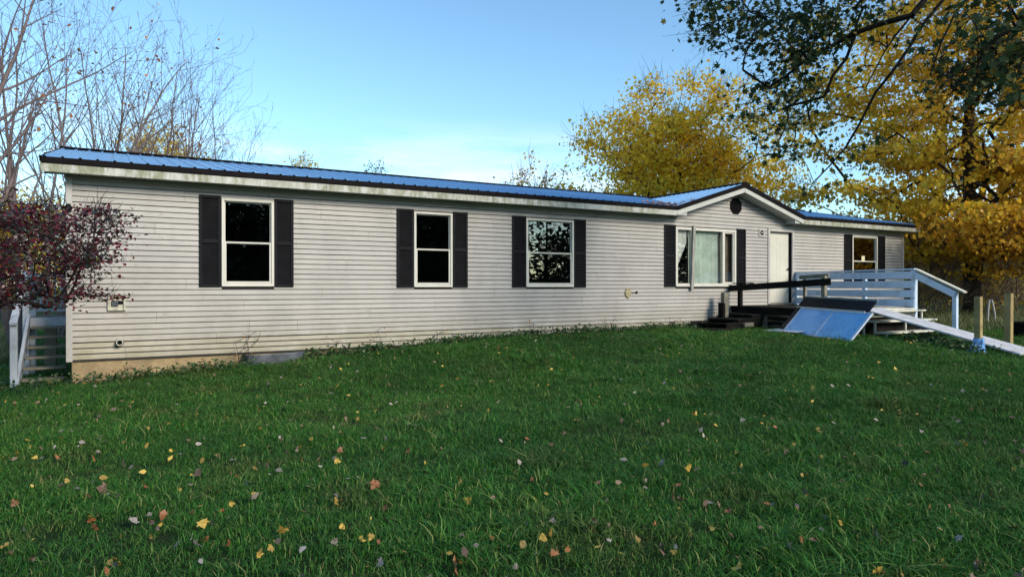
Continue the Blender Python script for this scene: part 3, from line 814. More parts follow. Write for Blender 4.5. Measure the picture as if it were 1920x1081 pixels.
box('top_rail', 0, Ln, 1.101, 1.15, -.018, .018, 'screen_edge', t, .003, m)
t, m, Ln = leaning(pa, pb, to, 'storm_panel', 'sky-tinted two-pane storm panel with grass stuck on it leaning against the porch', 'panel')
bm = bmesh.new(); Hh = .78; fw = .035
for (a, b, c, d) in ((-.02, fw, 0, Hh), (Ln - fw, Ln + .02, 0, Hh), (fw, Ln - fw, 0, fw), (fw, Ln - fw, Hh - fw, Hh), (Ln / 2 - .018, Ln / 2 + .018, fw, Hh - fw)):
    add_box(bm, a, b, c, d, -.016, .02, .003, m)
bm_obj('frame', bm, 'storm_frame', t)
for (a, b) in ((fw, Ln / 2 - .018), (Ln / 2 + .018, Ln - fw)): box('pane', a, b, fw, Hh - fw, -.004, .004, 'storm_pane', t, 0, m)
box('top_strip', -.22, Ln - .2, Hh + .002, Hh + .02, -.01, .03, 'white_frame', t, .002, m)
# grass stuck to the lower edge of the panel
v, f = [], []
for q in range(150):
    uu = random.uniform(.1, Ln - .1); vv_ = abs(random.gauss(0, .16)) + .03; a = random.uniform(0, math.pi); l = random.uniform(.02, .09); w_ = .003
    c, s = math.cos(a) * l, math.sin(a) * l
    p = [Vector((uu - c, vv_ - s, .007)), Vector((uu + c, vv_ + s, .010)), Vector((uu + c * .9 + w_, vv_ + s, .009))]
    q0 = len(v); v += [tuple(m @ x_) for x_ in p]; f.append((q0, q0 + 1, q0 + 2))
o = pyd('stuck_grass', v, f, 'bark_shrub', t); o['kind'] = 'stuff'
gp = box('glass_sheet', 0, 1.0, 0, .55, -.006, .006, 'storm_frame', None, .002,
         Matrix.Translation((13.05, -1.95, gz(13.0, -2.0) + .05)) @ Euler((R(4), R(-1), R(-98))).to_matrix().to_4x4())
tag(gp, 'loose pale grey sheet lying on the grass left of the blue storm panel', 'sheet')

# ------------------------------------------------------------------ ramp board, blue plastic, posts, tub
ra = thing('ramp', (14.1, -5.1, .5), 'long white plank ramp running from the deck steps down to the lawn', 'ramp')
p0, p1 = Vector((14.78, -3.48, 1.09)), Vector((14.05, -6.95, gz(14.05, -6.9) + .05))
sd_ = (p1 - p0).cross(Vector((0, 0, 1))).normalized()
beam('plank', p0 - sd_ * .155, p1 - sd_ * .155, .30, .035, 'ramp_paint', ra, .004)
beam('plank', p0 + sd_ * .152, p1 + sd_ * .152 , .30, .035, 'ramp_paint', ra, .004)
for tt in (.12, .45, .8):
    c = p0.lerp(p1, tt) - Vector((0, 0, .04)); beam('cleat', c - sd_ * .29, c + sd_ * .29, .06, .04, 'rotten_wood', ra, .003)
def wpost(x, y, h, w, rz, label, mat):
    t = thing('wooden_post', (x, y, gz(x, y)), label, 'post', 'square posts by the ramp')
    z = gz(x, y); mt = Matrix.Translation((x, y, z)) @ Euler((R(random.uniform(-1, 1)), R(random.uniform(-1, 1)), R(rz))).to_matrix().to_4x4()
    box('shaft', -w / 2, w / 2, -w / 2, w / 2, -.3, h, mat, t, .006, mt)
    box('top_cut', -w / 2 + .004, w / 2 - .004, -w / 2 + .004, w / 2 - .004, h + .0005, h + .006, 'weathered_wood', t, .002, mt)
    return t, mt
wpost(13.62, -6.28, 1.02, .105, 4, 'yellowish square wooden post in front of the white ramp, wrapped in blue plastic below', 'post_wood')
wpost(15.3, -6.02, 1.06, .12, 2, 'taller square wooden post behind the foot of the white ramp', 'post_wood')
# crumpled blue plastic round the foot of the first post
bm = bmesh.new(); n = 18; zb = gz(13.62, -6.28)
rr = [(-.02, .19), (.05, .15), (.10, .115), (.16, .095), (.22, .088), (.27, .080)]
rings = []
for (zz, rad) in rr:
    rings.append([bm.verts.new((13.60 + (rad + random.uniform(-.014, .018)) * math.cos(2 * math.pi * q / n) - (.08 if zz < .14 else .0), -6.30 + (rad + random.uniform(-.014, .018)) * math.sin(2 * math.pi * q / n), zb + zz + random.uniform(-.01, .01))) for q in range(n)])
for a, b in zip(rings, rings[1:]):
    for q in range(n): bm.faces.new((a[q], a[(q + 1) % n], b[(q + 1) % n], b[q]))
o = bm_obj('plastic_sheet', bm, 'blue_plastic'); tag(o, 'crumpled blue plastic sheet wrapped around the foot of the yellowish post', 'plastic sheet')
def tub():
    x, y = 17.5, -5.35; z = gz(x, y)
    bm = bmesh.new(); n = 24; prof = [(.0, 0), (.26, 0), (.30, .34), (.335, .35), (.335, .38), (.30, .385), (.285, .36), (.25, .03), (0, .03)]
    rings = [[bm.verts.new((x + max(r_, .001) * math.cos(2 * math.pi * q / n), y + max(r_, .001) * math.sin(2 * math.pi * q / n), z + zz)) for q in range(n)] for r_, zz in prof]
    for a, b in zip(rings, rings[1:]):
        for q in range(n): bm.faces.new((a[q], a[(q + 1) % n], b[(q + 1) % n], b[q]))
    o = bm_obj('plastic_tub', bm, 'black_plastic'); tag(o, 'low black plastic tub at the right edge beyond the posts', 'tub')
tub()

# ------------------------------------------------------------------ porch with stairs at the far left end of the house
sp = thing('side_porch', (-1.1, 1.8, 0), 'small white railed porch with open grey stairs past the left end of the house', 'porch')
PX0, PX1 = -1.41, -.74
for q in range(6):
    zz = .10 + q * .155; yy = .55 + q * .26
    box('stair_tread', PX0 + .09, PX1, yy, yy + .25, zz - .035 + random.uniform(-.006, .006), zz + .005, 'weathered_wood', sp, .005)
for xx in (PX0 + .045,): beam('stringer', (xx, .42, -.02), (xx, 2.15, 1.0), .05, .22, 'white_paint', sp, .004)
for q in range(9): box('floor_board', PX0, PX1, 2.15 + q * .145, 2.15 + q * .145 + .137, .985, 1.02, 'weathered_wood', sp, .003)
box('fascia_board', PX0, PX1, 2.10, 2.13, .84, 1.03, 'white_paint', sp, .004)
for (xx, yy, h) in ((PX0, .5, 1.02), (PX0, 2.2, 1.85), (PX0, 3.4, 1.85)): box('rail_post', xx - .05, xx + .05, yy - .05, yy + .05, gz(xx, yy) - .2, h, 'white_paint', sp, .005)
beam('hand_rail', (PX0, .40, 1.0), (PX0, 2.2, 1.86), .10, .05, 'white_paint', sp, .004)
box('top_rail', PX0, PX1, 3.36, 3.44, 1.80, 1.84, 'white_paint', sp, .004); box('bottom_rail', PX0, PX1, 3.38, 3.42, 1.10, 1.15, 'white_paint', sp, .004)
for q in range(5): box('baluster', PX0 + .10 + q * .115, PX0 + .138 + q * .115, 3.375, 3.415, 1.151, 1.799, 'white_paint', sp, .003)
box('support_post', -1.22, -1.02, 3.2, 3.4, gz(-1.1, 3.3) - .2, .98, 'weathered_wood', sp, .006)
box('support_post', -1.36, -1.28, 2.2, 2.28, gz(-1.3, 2.2) - .2, .98, 'white_paint', sp, .006)

# ------------------------------------------------------------------ tree machinery
def frusta(P0, P1, R0, R1, sides):
    n = len(P0); d = P1 - P0; d /= np.maximum(np.linalg.norm(d, axis=1, keepdims=True), 1e-6)
    up = np.where(np.abs(d[:, 2:3]) > .9, np.array([[1., 0, 0]]), np.array([[0, 0, 1.]]))
    a = np.cross(d, up); a /= np.linalg.norm(a, axis=1, keepdims=True); b = np.cross(d, a)
    th_ = np.arange(sides) * 2 * np.pi / sides
    ring = np.cos(th_)[None, :, None] * a[:, None] + np.sin(th_)[None, :, None] * b[:, None]
    V0 = P0[:, None] + ring * R0[:, None, None]; V1 = P1[:, None] + ring * R1[:, None, None]
    V = np.concatenate([V0, V1], 1).reshape(-1, 3)
    base = (np.arange(n) * 2 * sides)[:, None, None]; q = np.arange(sides); q2 = (q + 1) % sides
    F = np.stack([q, q2, q2 + sides, q + sides], 1)[None] + base
    return V, F.reshape(-1, 4)
def quads_mesh(name, parts):
    Vs, Fs, o = [], [], 0
    for V, F in parts: Vs.append(V); Fs.append(F + o); o += len(V)
    V = np.concatenate(Vs); F = np.concatenate(Fs)
    me = fast_mesh(name, V, F.ravel(), np.arange(len(F)) * 4, np.full(len(F), 4)); me.polygons.foreach_set('use_smooth', [True] * len(F)); return me
class Skel:
    """branches grown from given trunk lines out to cluster points, thickness by how much they carry"""
    def __init__(s, g):
        s.g = g; s.p = []; s.par = []; s.tipw = []
    def line(s, pts, seg=.35, jit=.02, parent=-1):
        prev = parent; ids = []
        for a, b in zip(pts, pts[1:]):
            a, b = np.array(a, float), np.array(b, float); n = max(1, int(np.linalg.norm(b - a) / seg))
            for q in range(n + 1):
                if q == 0 and prev != -1: continue
                s.p.append(a + (b - a) * q / n + (s.g.normal(0, jit, 3) if prev != -1 else 0)); s.par.append(prev); s.tipw.append(0.); prev = len(s.p) - 1; ids.append(prev)
        return ids
    def reach(s, pts, seg=.45, zcost=.8, curve=.25, jit=.035, w=1.):
        pts = np.asarray(pts); c0 = np.array(s.p).mean(0) if len(s.p) > 3 else np.array(s.p[0])
        roots = np.array(s.p); order = np.argsort([np.min(np.linalg.norm(roots - p, axis=1)) for p in pts])
        cap = len(s.p) + len(pts) * 40; buf = np.zeros((cap, 3)); buf[:len(s.p)] = s.p; n0 = len(s.p); ends = []
        for oi in order:
            t = pts[oi]; A = buf[:n0]; dv = t - A; d = np.linalg.norm(dv, axis=1)
            hz = np.hypot(dv[:, 0], dv[:, 1])
            cost = d + zcost * np.maximum(0, .55 * hz - dv[:, 2])
            k = int(np.argmin(cost)); L_ = d[k]
            if L_ < .02: ends.append(k); continue
            n = max(2, int(L_ / seg)); a = buf[k]; pk = s.par[k]; dirp = (a - buf[pk]) if pk >= 0 else np.array([0, 0, .3])
            dn = np.linalg.norm(dirp); dirp = dirp / dn if dn > 1e-6 else np.array([0, 0, 1.])
            c1 = a + dirp * L_ * curve + np.array([0, 0, L_ * .08]); prev = k
            off = s.g.normal(0, jit * L_, 3)
            for q in range(1, n + 1):
                u = q / n; pt = (1 - u) ** 2 * a + 2 * u * (1 - u) * (c1 * .6 + (a + t) * .2 + off) + u * u * t
                if q < n: pt = pt + s.g.normal(0, jit * .25 * min(1, L_), 3)
                buf[n0] = pt; s.p.append(pt); s.par.append(prev); s.tipw.append(0.); prev = n0; n0 += 1
                if n0 >= cap - 50: buf = np.concatenate([buf, np.zeros((cap, 3))]); cap = len(buf)
            s.tipw[prev] += w; ends.append(prev)
        return ends, order
    def radii(s, rtip, ex, rmin_base=None):
        w = np.array(s.tipw, float) + .15
        for q in range(len(w) - 1, -1, -1):
            if s.par[q] >= 0: w[s.par[q]] += w[q]
        return rtip * np.power(w, 1 / ex)
    def mesh(s, name, rtip, ex, flare=None, extra=None, maxr=None):
        P = np.array(s.p); par = np.array(s.par); r = s.radii(rtip, ex)
        if maxr: r = np.minimum(r, maxr * (1 - .35 * np.clip((P[:, 2] - P[0, 2]) / 14, 0, 1)))
        if flare:
            h = P[:, 2] - P[0, 2]; r = r * (1 + flare * np.exp(-np.maximum(h, 0) / .45))
        q = np.nonzero(par >= 0)[0]; r1 = r[q]; r0 = np.minimum(r[par[q]], r1 * 1.12)
        parts = []
        for lo, hi, sd2 in ((0, .02, 3), (.02, .07, 5), (.07, 9, 10)):
            k = (r1 >= lo) & (r1 < hi)
            if k.any(): parts.append(frusta(P[par[q[k]]], P[q[k]], r0[k], r1[k], sd2))
        if extra is not None: parts.append(extra)
        return quads_mesh(name, parts)
def twigs(pts, g, n, length, rad, up=.4, sub=2, axis_from=None):
    """sprays of fine twigs at the branch ends"""
    pts = np.repeat(np.asarray(pts), n, 0); d = g.normal(0, 1, pts.shape); d[:, 2] += up
    if axis_from is not None:
        o = pts - axis_from; o /= np.maximum(np.linalg.norm(o, axis=1, keepdims=True), 1e-6); d = d * .62 + o * 1.1
    d /= np.linalg.norm(d, axis=1, keepdims=True); L_ = length * g.uniform(.5, 1.2, (len(pts), 1))
    mid = pts + d * L_ * .5 + g.normal(0, .06, pts.shape) * L_; end = mid + d * L_ * .5 + g.normal(0, .12, pts.shape) * L_ + np.array([0, 0, .06]) * L_
    P0, P1 = [pts, mid], [mid, end]; rr0, rr1 = [rad] * 2, [rad * .75, rad * .4]
    for _ in range(sub):
        t = g.uniform(.2, .9, (len(pts), 1)); b = pts + (mid - pts) * t; dd = d * .8 + g.normal(0, .55, pts.shape); e = b + dd * L_ * g.uniform(.25, .55, (len(pts), 1))
        P0.append(b); P1.append(e); rr0.append(rad * .7); rr1.append(rad * .35)
    R0 = np.concatenate([np.full(len(pts), a) for a in rr0]); R1 = np.concatenate([np.full(len(pts), a) for a in rr1])
    return np.concatenate(P0), np.concatenate(P1), R0, R1
SHAPES = {
    'maple': np.array([(0, 0), (.30, .10), (.50, .02), (.42, .30), (.62, .52), (.34, .50), (.26, .66), (0, 1.0), (-.26, .66), (-.34, .50), (-.62, .52), (-.42, .30), (-.50, .02), (-.30, .10)]),
    'simple': np.array([(0, 0), (.34, .32), (.22, .72), (0, 1), (-.22, .72), (-.34, .32)]),
    'lobed': np.array([(0, 0), (.14, .16), (.46, .22), (.24, .42), (.52, .66), (.18, .68), (0, 1), (-.18, .68), (-.52, .66), (-.24, .42), (-.46, .22), (-.14, .16)]),
    'tri': np.array([(0, 0), (.42, .45), (0, 1), (-.42, .45)]),
}
def leaves_mesh(name, C, size, g, shape='maple', upbias=.8, droop=.0, outward=None):
    T = SHAPES[shape]; K = len(T); N = len(C)
    nrm = g.normal(0, .62, (N, 3)); nrm[:, 2] += upbias
    if outward is not None: nrm += outward
    nrm /= np.linalg.norm(nrm, axis=1, keepdims=True)
    a = g.normal(0, 1, (N, 3)); a[:, 2] -= droop; a -= nrm * (a * nrm).sum(1, keepdims=True); a /= np.linalg.norm(a, axis=1, keepdims=True); b = np.cross(nrm, a)
    s = (size * g.uniform(.5, 1.35, N))[:, None, None]
    fold = g.uniform(-.1, .35, (N, 1, 1)) * np.abs(T[:, 0])[None, :, None] + g.uniform(-.25, .1, (N, 1, 1)) * (T[:, 1] ** 2)[None, :, None]
    V = C[:, None] + s * (T[None, :, 0:1] * b[:, None] + T[None, :, 1:2] * a[:, None] + fold * nrm[:, None])
    me = fast_mesh(name, V.reshape(-1, 3), np.arange(N * K), np.arange(N) * K, np.full(N, K)); return me
def blobs(centres, n, sig, g):
    c = np.repeat(np.asarray(centres), n, 0); return c + g.normal(0, 1, c.shape) * np.asarray(sig)
def ellipsoid(g, n, c, r, shell=.45, zmin=None):
    out = []
    while len(out) < n:
        d = g.normal(0, 1, 3); d /= np.linalg.norm(d); q = (shell + (1 - shell) * g.random()) if g.random() < .75 else g.random() ** .5
        p = np.array(c) + d * q * np.array(r)
        if zmin is None or p[2] > zmin: out.append(p)
    return np.array(out)
def make_tree(name, base, label, trunk, clusters, leafc, leafsize, bmat, lmat, g, shape='maple', rtip=.012, ex=2.3, flare=.5, tw=None, group=None, cat='tree', upbias=.8, zcost=.8, seg=.45, outward=None, maxr=None, droop=0., limbw=0.):
    t = thing(name, tuple(base), label, cat, group)
    s = Skel(g)
    if isinstance(trunk[0][0], (int, float)): trunk = [trunk]
    first = s.line(trunk[0])
    for tl in trunk[1:]:
        st = int(np.argmin(np.linalg.norm(np.array(s.p) - np.array(tl[0]), axis=1))); s.line([s.p[st]] + list(tl[1:]), parent=st)
    if limbw:
        for q in range(len(first), len(s.p)): s.tipw[q] += limbw
    ends, order = s.reach(clusters, zcost=zcost, seg=seg)
    extra = None
    if tw:
        P0, P1, r0, r1 = twigs(np.array(clusters), g, *tw[:4], axis_from=np.array(trunk[0][len(trunk[0]) // 2])); extra = frusta(P0, P1, r0, r1, 3)
    link('trunk', s.mesh('trunk', rtip, ex, flare, extra, maxr), bmat, t)
    if leafc is not None and len(leafc):
        o = link('crown', leaves_mesh('crown', np.asarray(leafc), leafsize, g, shape, upbias, droop, outward), lmat, t); o['kind'] = 'stuff'
    return t
def outw(P, c, k):
    d = P - np.array(c); return k * d / np.maximum(np.linalg.norm(d, axis=1, keepdims=True), 1e-6)
def copy_thing(src, loc, rz, sc, label):
    c = src.copy(); COL.objects.link(c); c.location = loc; c.rotation_euler = (0, 0, rz); c.scale = (sc, sc, sc); c['label'] = label
    for ch in [o for o in bpy.data.objects if o.parent == src]:
        k = ch.copy(); COL.objects.link(k); k.parent = c; k.matrix_parent_inverse = ch.matrix_parent_inverse.copy()
    return c

# ---- yellow maple behind the house
g = np.random.default_rng(21)
b = at(1275, 536, 35); b.z = .2
cl = ellipsoid(g, 430, (b.x, b.y, 7.2), (6.0, 6.0, 5.3), .35, 2.2)
cl = cl[(cl[:, 2] < 12.6)]
lf = blobs(cl, 82, (.46, .46, .26), g)
lf = lf[g.random(len(lf)) < np.clip(1.15 - (lf[:, 2] - 9) * .10, .3, 1)]
make_tree('maple_tree', b, 'round yellow-green maple standing behind the house roof near the porch gable', [(b.x, b.y, 0), (b.x + .1, b.y, 2.2), (b.x - .2, b.y + .1, 5), (b.x + .1, b.y, 8.5)], cl, lf, .145, 'bark_dark', 'leaf_yellow', g, outward=outw(lf, (b.x, b.y, 7.2), .95), upbias=.35,
          tw=(3, 1.3, .009, .5), rtip=.011)
# ---- big maple right of the house
g = np.random.default_rng(5)
b = at(1822, 536, 26); b.z = gz(b.x, b.y)
cl = np.concatenate([ellipsoid(g, 250, (b.x, b.y, 8.2), (7.4, 7.4, 6.8), .35, 2.6), ellipsoid(g, 85, (b.x - 1, b.y - 1.0, 4.6), (6.4, 6.0, 2.4), .35, 2.3), ellipsoid(g, 65, (b.x - 1, b.y - 1.5, 13), (6.5, 6.0, 3.5), .3, 8)])
lf = blobs(cl, 135, (.52, .52, .11), g)
rel = lf - np.array([b.x, b.y, 0]); dl_ = rel[:, 0] * math.cos(R(63.9)) - rel[:, 1] * math.sin(R(63.9)); df_ = rel[:, 0] * math.sin(R(63.9)) + rel[:, 1] * math.cos(R(63.9))
lf = lf[~((np.abs(dl_) < .75) & (df_ < .2) & (rel[:, 2] < 9) & ((rel[:, 2] > 4.2) | (rel[:, 2] < 2.6)) & (g.random(len(lf)) < .9))]
make_tree('maple_tree', b, 'large dark-trunked golden maple with layered branches at the right end of the house', [(b.x, b.y, b.z - .2), (b.x + .05, b.y, 3), (b.x - .1, b.y + .1, 7), (b.x + .15, b.y, 12)], cl, lf, .135, 'bark_dark', 'leaf_maple', g, outward=outw(lf, (b.x, b.y, 8.2), .95), upbias=.35,
          rtip=.014, ex=2.05, flare=.45, tw=(2, .8, .008, .2), zcost=.45, maxr=.44)
g = np.random.default_rng(6)
b = at(1948, 536, 22.5); b.z = gz(b.x, b.y)
cl = np.concatenate([ellipsoid(g, 150, (b.x, b.y, 7.0), (4.6, 4.6, 5.6), .35, 2.0), ellipsoid(g, 60, (b.x - .5, b.y - .3, 3.2), (4.4, 4.0, 1.3), .3, 2.0)])
lf = blobs(cl, 120, (.48, .48, .12), g)
rel = lf - np.array([0, CAM_Y, 0]); pxl = (rel[:, 0] * math.cos(R(30.07)) - rel[:, 1] * math.sin(R(30.07))) / (rel[:, 0] * math.sin(R(30.07)) + rel[:, 1] * math.cos(R(30.07)))
lf = lf[~((pxl > .635) & (pxl < .712) & (lf[:, 2] > 4.4) & (g.random(len(lf)) < .88))]      # an open gap on its left side, the big trunk shows through
make_tree('maple_tree', b, 'orange maple with its dark trunk cut by the right edge of the photo', [(b.x, b.y, b.z - .2), (b.x - .05, b.y, 3), (b.x + .1, b.y + .1, 7), (b.x, b.y, 11)], cl, lf, .125, 'bark_dark', 'leaf_orange', g, outward=outw(lf, (b.x, b.y, 7), .95), upbias=.35,
          rtip=.013, ex=2.1, flare=.45, tw=(2, .8, .008, .2), zcost=.45, maxr=.26)
# ---- green tree whose branches hang into the picture from the right
g = np.random.default_rng(9)
tb = Vector((12.9, -10.6, 0)); tb.z = gz(tb.x, tb.y)
def A(px, py, d): return tuple(at(px, py, d))
top = (tb.x - .2, tb.y + .2, 6.8)
limbs = [[(tb.x, tb.y, tb.z - .2), (tb.x - .05, tb.y + .1, 3.5), top, (tb.x - .3, tb.y + .6, 10.5)],
         [top, A(1980, -330, 10.3), A(1770, 0, 10.5), A(1640, 175, 10.6), A(1585, 275, 10.7), A(1525, 345, 10.8)],
         [top, A(1900, -260, 11), A(1735, 0, 11), A(1655, 100, 11), A(1620, 165, 11)],
         [A(1720, 42, 11), A(1600, 62, 11.4), A(1520, 110, 11.8), A(1440, 165, 12), A(1395, 130, 12.2)],
         [top, A(1800, -300, 11.5), A(1600, -120, 12), A(1450, -40, 12.4), A(1345, 5, 12.8)],
         [top, A(1990, -180, 9.5), A(1790, 20, 9.6), A(1740, 140, 9.7)],
         [top, A(2100, -100, 9), A(1960, 20, 9.2), A(1850, 80, 9.5)],
         [A(1600, 62, 11.4), A(1545, 185, 11.6), A(1480, 200, 11.8), A(1440, 215, 12)]]
spots = [(1330, 15, 26, 12.8, 12), (1350, 65, 18, 12.6, 6), (1425, 10, 46, 12.4, 22), (1480, 72, 42, 12.1, 19), (1540, 22, 46, 12, 20), (1468, 150, 36, 12, 12), (1530, 130, 34, 11.8, 9), (1475, 215, 34, 11.8, 6), (1600, 0, 45, 11.5, 9),
         (1650, -40, 50, 11, 9), (1880, 30, 45, 9.6, 11), (1830, 145, 26, 9.6, 11), (1885, 115, 32, 9.6, 8), (1925, 70, 40, 9.4, 9), (1960, 150, 50, 9.2, 9), (1805, 50, 26, 9.7, 3), (1755, 95, 20, 9.8, 3), (1560, 300, 30, 11.2, 3), (1500, 265, 36, 11.6, 4)]
cl = []
for (px, py, sg, d, n) in spots:
    for _ in range(n): cl.append(A(px + g.normal(0, sg), py + g.normal(0, sg * .8), d + g.normal(0, .5)))
for _ in range(200):                                                     # the rest of the crown, above and beside the picture
    p = np.array([tb.x, tb.y, 9.2]) + g.normal(0, 1, 3) * np.array([3.6, 3.6, 2.2])
    q_ = p - np.array([0, CAM_Y, CAM_Z]); dd_ = q_[0] * math.sin(R(30.07)) + q_[1] * math.cos(R(30.07)); ll_ = q_[0] * math.cos(R(30.07)) - q_[1] * math.sin(R(30.07))
    if p[2] > 6.0 and (dd_ < 1 or ll_ / dd_ > .85 or q_[2] / dd_ > .52): cl.append(tuple(p))
cl = np.array(cl)
lf = blobs(cl, 22, (.25, .25, .15), g)
make_tree('oak_tree', tb, 'green-leaved tree whose dark limbs hang into the upper right corner', limbs, cl, lf, .105, 'bark_black', 'leaf_green', g, shape='lobed', rtip=.006, ex=2.5, flare=.4, tw=(3, .5, .004, .0), upbias=.5, zcost=.1, maxr=.33, droop=.6, seg=.25, limbw=4.5)

# ---- bare trees behind the left end of the house
def fan(g, base, n, h0, h1, spread, lean=(0, 0)):
    out = []
    for _ in range(n):
        z = h0 + (h1 - h0) * g.random() ** .75; t = (z - base[2]) / (h1 - base[2]); a = g.uniform(0, 2 * math.pi); rr_ = spread * t ** .8 * (g.random() ** .5) * (1.08 - .45 * max(0, t - .6) / .4)
        out.append((base[0] + lean[0] * t + rr_ * math.cos(a), base[1] + lean[1] * t + rr_ * math.sin(a), z))
    return np.array(out)
def bare(seed, px, d, label, stems, leaves=80, ratio=.56, step=.31, rbase=.10):
    """leafless tree: straight tapering stems, side shoots rising from them, four orders of twigs"""
    g = np.random.default_rng(seed); b = at(px, 536, d); b.z = gz(b.x, b.y); S = []; tips = []
    def shoot(p, v, L_, r, lvl):
        n = max(3, int(L_ / (step if lvl < 3 else step * .6))); st = L_ / n; side = g.uniform(0, 6.28)
        for q in range(n):
            v = v + g.normal(0, .045 if lvl < 2 else .07, 3) + np.array([0, 0, .028]); v = v / np.linalg.norm(v); e = p + v * st
            ra_ = r * (1 - .82 * q / n); rb_ = r * (1 - .82 * (q + 1) / n); S.append((p, e, max(ra_, .005), max(rb_, .004))); p = e
            if lvl < 4 and q / n > (.26 if lvl == 0 else .12) and g.random() < (.66 if lvl < 3 else .72):
                side += 2.2 + g.normal(0, .5); u = np.cross(v, [math.cos(side), math.sin(side), .1]); u /= np.linalg.norm(u)
                a = g.uniform(.42, .75); w = v * math.cos(a) + u * math.sin(a)
                cl_ = L_ * ratio * g.uniform(.6, 1.15) * (1 - .55 * q / n)
                if cl_ > .18: shoot(p, w, cl_, max(rb_ * .62, .005), lvl + 1)
        tips.append(p)
    right = np.array([math.cos(R(30.07)), -math.sin(R(30.07)), 0]); fw_ = np.array([math.sin(R(30.07)), math.cos(R(30.07)), 0])
    for (lean, away, L_, r) in stems:
        v = right * math.sin(R(lean)) + fw_ * math.sin(R(away)) + np.array([0, 0, math.cos(R(lean))]); shoot(np.array(b) + np.array([0, 0, -.15]) + right * lean * .006, v / np.linalg.norm(v), L_, r, 0)
    P0, P1 = np.array([q[0] for q in S]), np.array([q[1] for q in S]); R0, R1 = np.array([q[2] for q in S]), np.array([q[3] for q in S]); parts = []
    for lo, hi, sd2 in ((0, .018, 3), (.018, .05, 5), (.05, 9, 9)):
        k = (R0 >= lo) & (R0 < hi)
        if k.any(): parts.append(frusta(P0[k], P1[k], R0[k], R1[k], sd2))
    t = thing('bare_tree', tuple(b), label, 'tree', 'bare trees behind the house'); link('trunk', quads_mesh('trunk', parts), 'bark_twig', t)
    T_ = np.array(tips); c0 = T_[g.integers(0, len(T_), max(1, leaves // 9))]; lc = np.repeat(c0, 9, 0) + g.normal(0, .3, (len(c0) * 9, 3))
    o = link('crown', leaves_mesh('crown', lc, .13, g, 'simple'), 'leaf_dry', t); o['kind'] = 'stuff'
bare(31, 100, 21, 'leafless many-stemmed tree rising right behind the left end of the roof', [(-13, 3, 9.5, .075), (-4, -6, 10.2, .08), (5, 6, 10.2, .08), (14, -3, 9.6, .075), (23, 4, 8.8, .07)], 150)
bare(32, 40, 16.5, 'leafless tree with leaning trunk at the left edge of the photo', [(-17, 2, 9.5, .13), (-5, 8, 8.5, .08)], 110)
bare(33, 215, 25, 'leafless tree with a few orange leaves behind the first roof panels', [(-16, 6, 9, .07), (-7, 3, 10, .075), (4, -5, 10.5, .08), (13, 4, 10, .075), (22, -4, 9.4, .07)], 130)
bare(34, 325, 27, 'lower leafless tree, rightmost of the bare trees behind the roof', [(-12, 4, 8.2, .07), (-2, -4, 8.8, .075), (9, 4, 9, .08), (17, -3, 9, .075), (25, 3, 8.6, .07), (34, -2, 7.4, .065)], 60)
# ---- small trees behind the roof line
def small(seed, px, d, ytop, wpx, label, lmat, n=110, nl=55, bm_='bark_twig', ybot=None, name='young_tree', ls=.16):
    g = np.random.default_rng(seed); b = at(px, 536, d); b.z = gz(b.x, b.y)
    zt = 1.6 + (536 - ytop) / 1280 * d; w = wpx / 1280 * d / 2
    zc = b.z + (zt - b.z) * .62; cl = ellipsoid(g, n, (b.x, b.y, zc), (w, w, zt - zc), .4)
    lf = blobs(cl, nl, (.35, .35, .3), g)
    return make_tree(name, b, label, [(b.x, b.y, b.z - .1), (b.x, b.y, b.z + 2), (b.x + .1, b.y, zc)], cl, lf, ls, bm_, lmat, g, rtip=.012, tw=(3, 1.0, .010, .7), group='small trees behind the roof', shape='simple')
small(41, 305, 40, 226, 200, 'small yellow and olive tree behind the bare branches over the roof', 'leaf_yellow', 170, 75)
small(42, 572, 52, 278, 80, 'thin yellow treetop peeping alone over the middle of the roof', 'leaf_yellow', 100, 48)
small(43, 700, 50, 300, 70, 'small green treetop peeping over the roof', 'leaf_weed', 50, 40)
small(44, 1010, 38, 296, 130, 'sparse orange-yellow sapling left of the yellow maple', 'leaf_orange', 130, 24)
small(45, 60, 34, 350, 190, 'yellow-green bushy tree low behind the left porch', 'leaf_yellowgreen', 150, 45)
small(46, -60, 30, 330, 200, 'yellow tree at the left edge behind the burgundy shrub', 'leaf_yellow', 130, 45)

# ---- thicket on the right
BR = []
def brush(seed, leaves, lmat):
    g = np.random.default_rng(seed); cl = np.array([(g.normal(0, .9), g.normal(0, .9), g.uniform(.6, 3.4)) for _ in range(110)])
    lf = blobs(cl, leaves, (.3, .3, .25), g) if leaves else None
    tr = [[(0, 0, -.1), (0, 0, .5)]] + [[(0, 0, 0), (.4 * math.cos(a), .4 * math.sin(a), .8), (.8 * math.cos(a), .8 * math.sin(a), 1.9)] for a in (0, 1.2, 2.4, 3.6, 4.9)]
    return make_tree('brush_bush', (0, 0, 0), 'x', tr, cl, lf, .10, 'bark_brush', lmat, g, rtip=.006, ex=2.2, flare=.1, tw=(6, .75, .006, .8), group='bushes of the thicket', cat='bush', shape='simple', zcost=.9)
k = 0
spots = [(1745, 24.5), (1785, 29), (1725, 30), (1850, 28), (1880, 31), (1910, 27), (1945, 29), (1765, 34), (1835, 36), (1895, 37), (1700, 36), (1960, 34), (1730, 41), (1800, 44), (1870, 43), (1925, 42)]
words = ['beside the last step post', 'behind the last step post', 'just past the right end of the house', 'right of the dark maple trunk', 'behind the white birch stems', 'behind the taller post', 'at the right edge of the thicket',
         'behind the steps in the second row', 'second row, behind the maple trunk', 'second row, behind the taller post', 'second row, beside the house corner', 'second row, at the photo edge', 'back row, near the house corner', 'back row, left of the maple trunk', 'back row, right of the maple trunk', 'back row, at the photo edge']
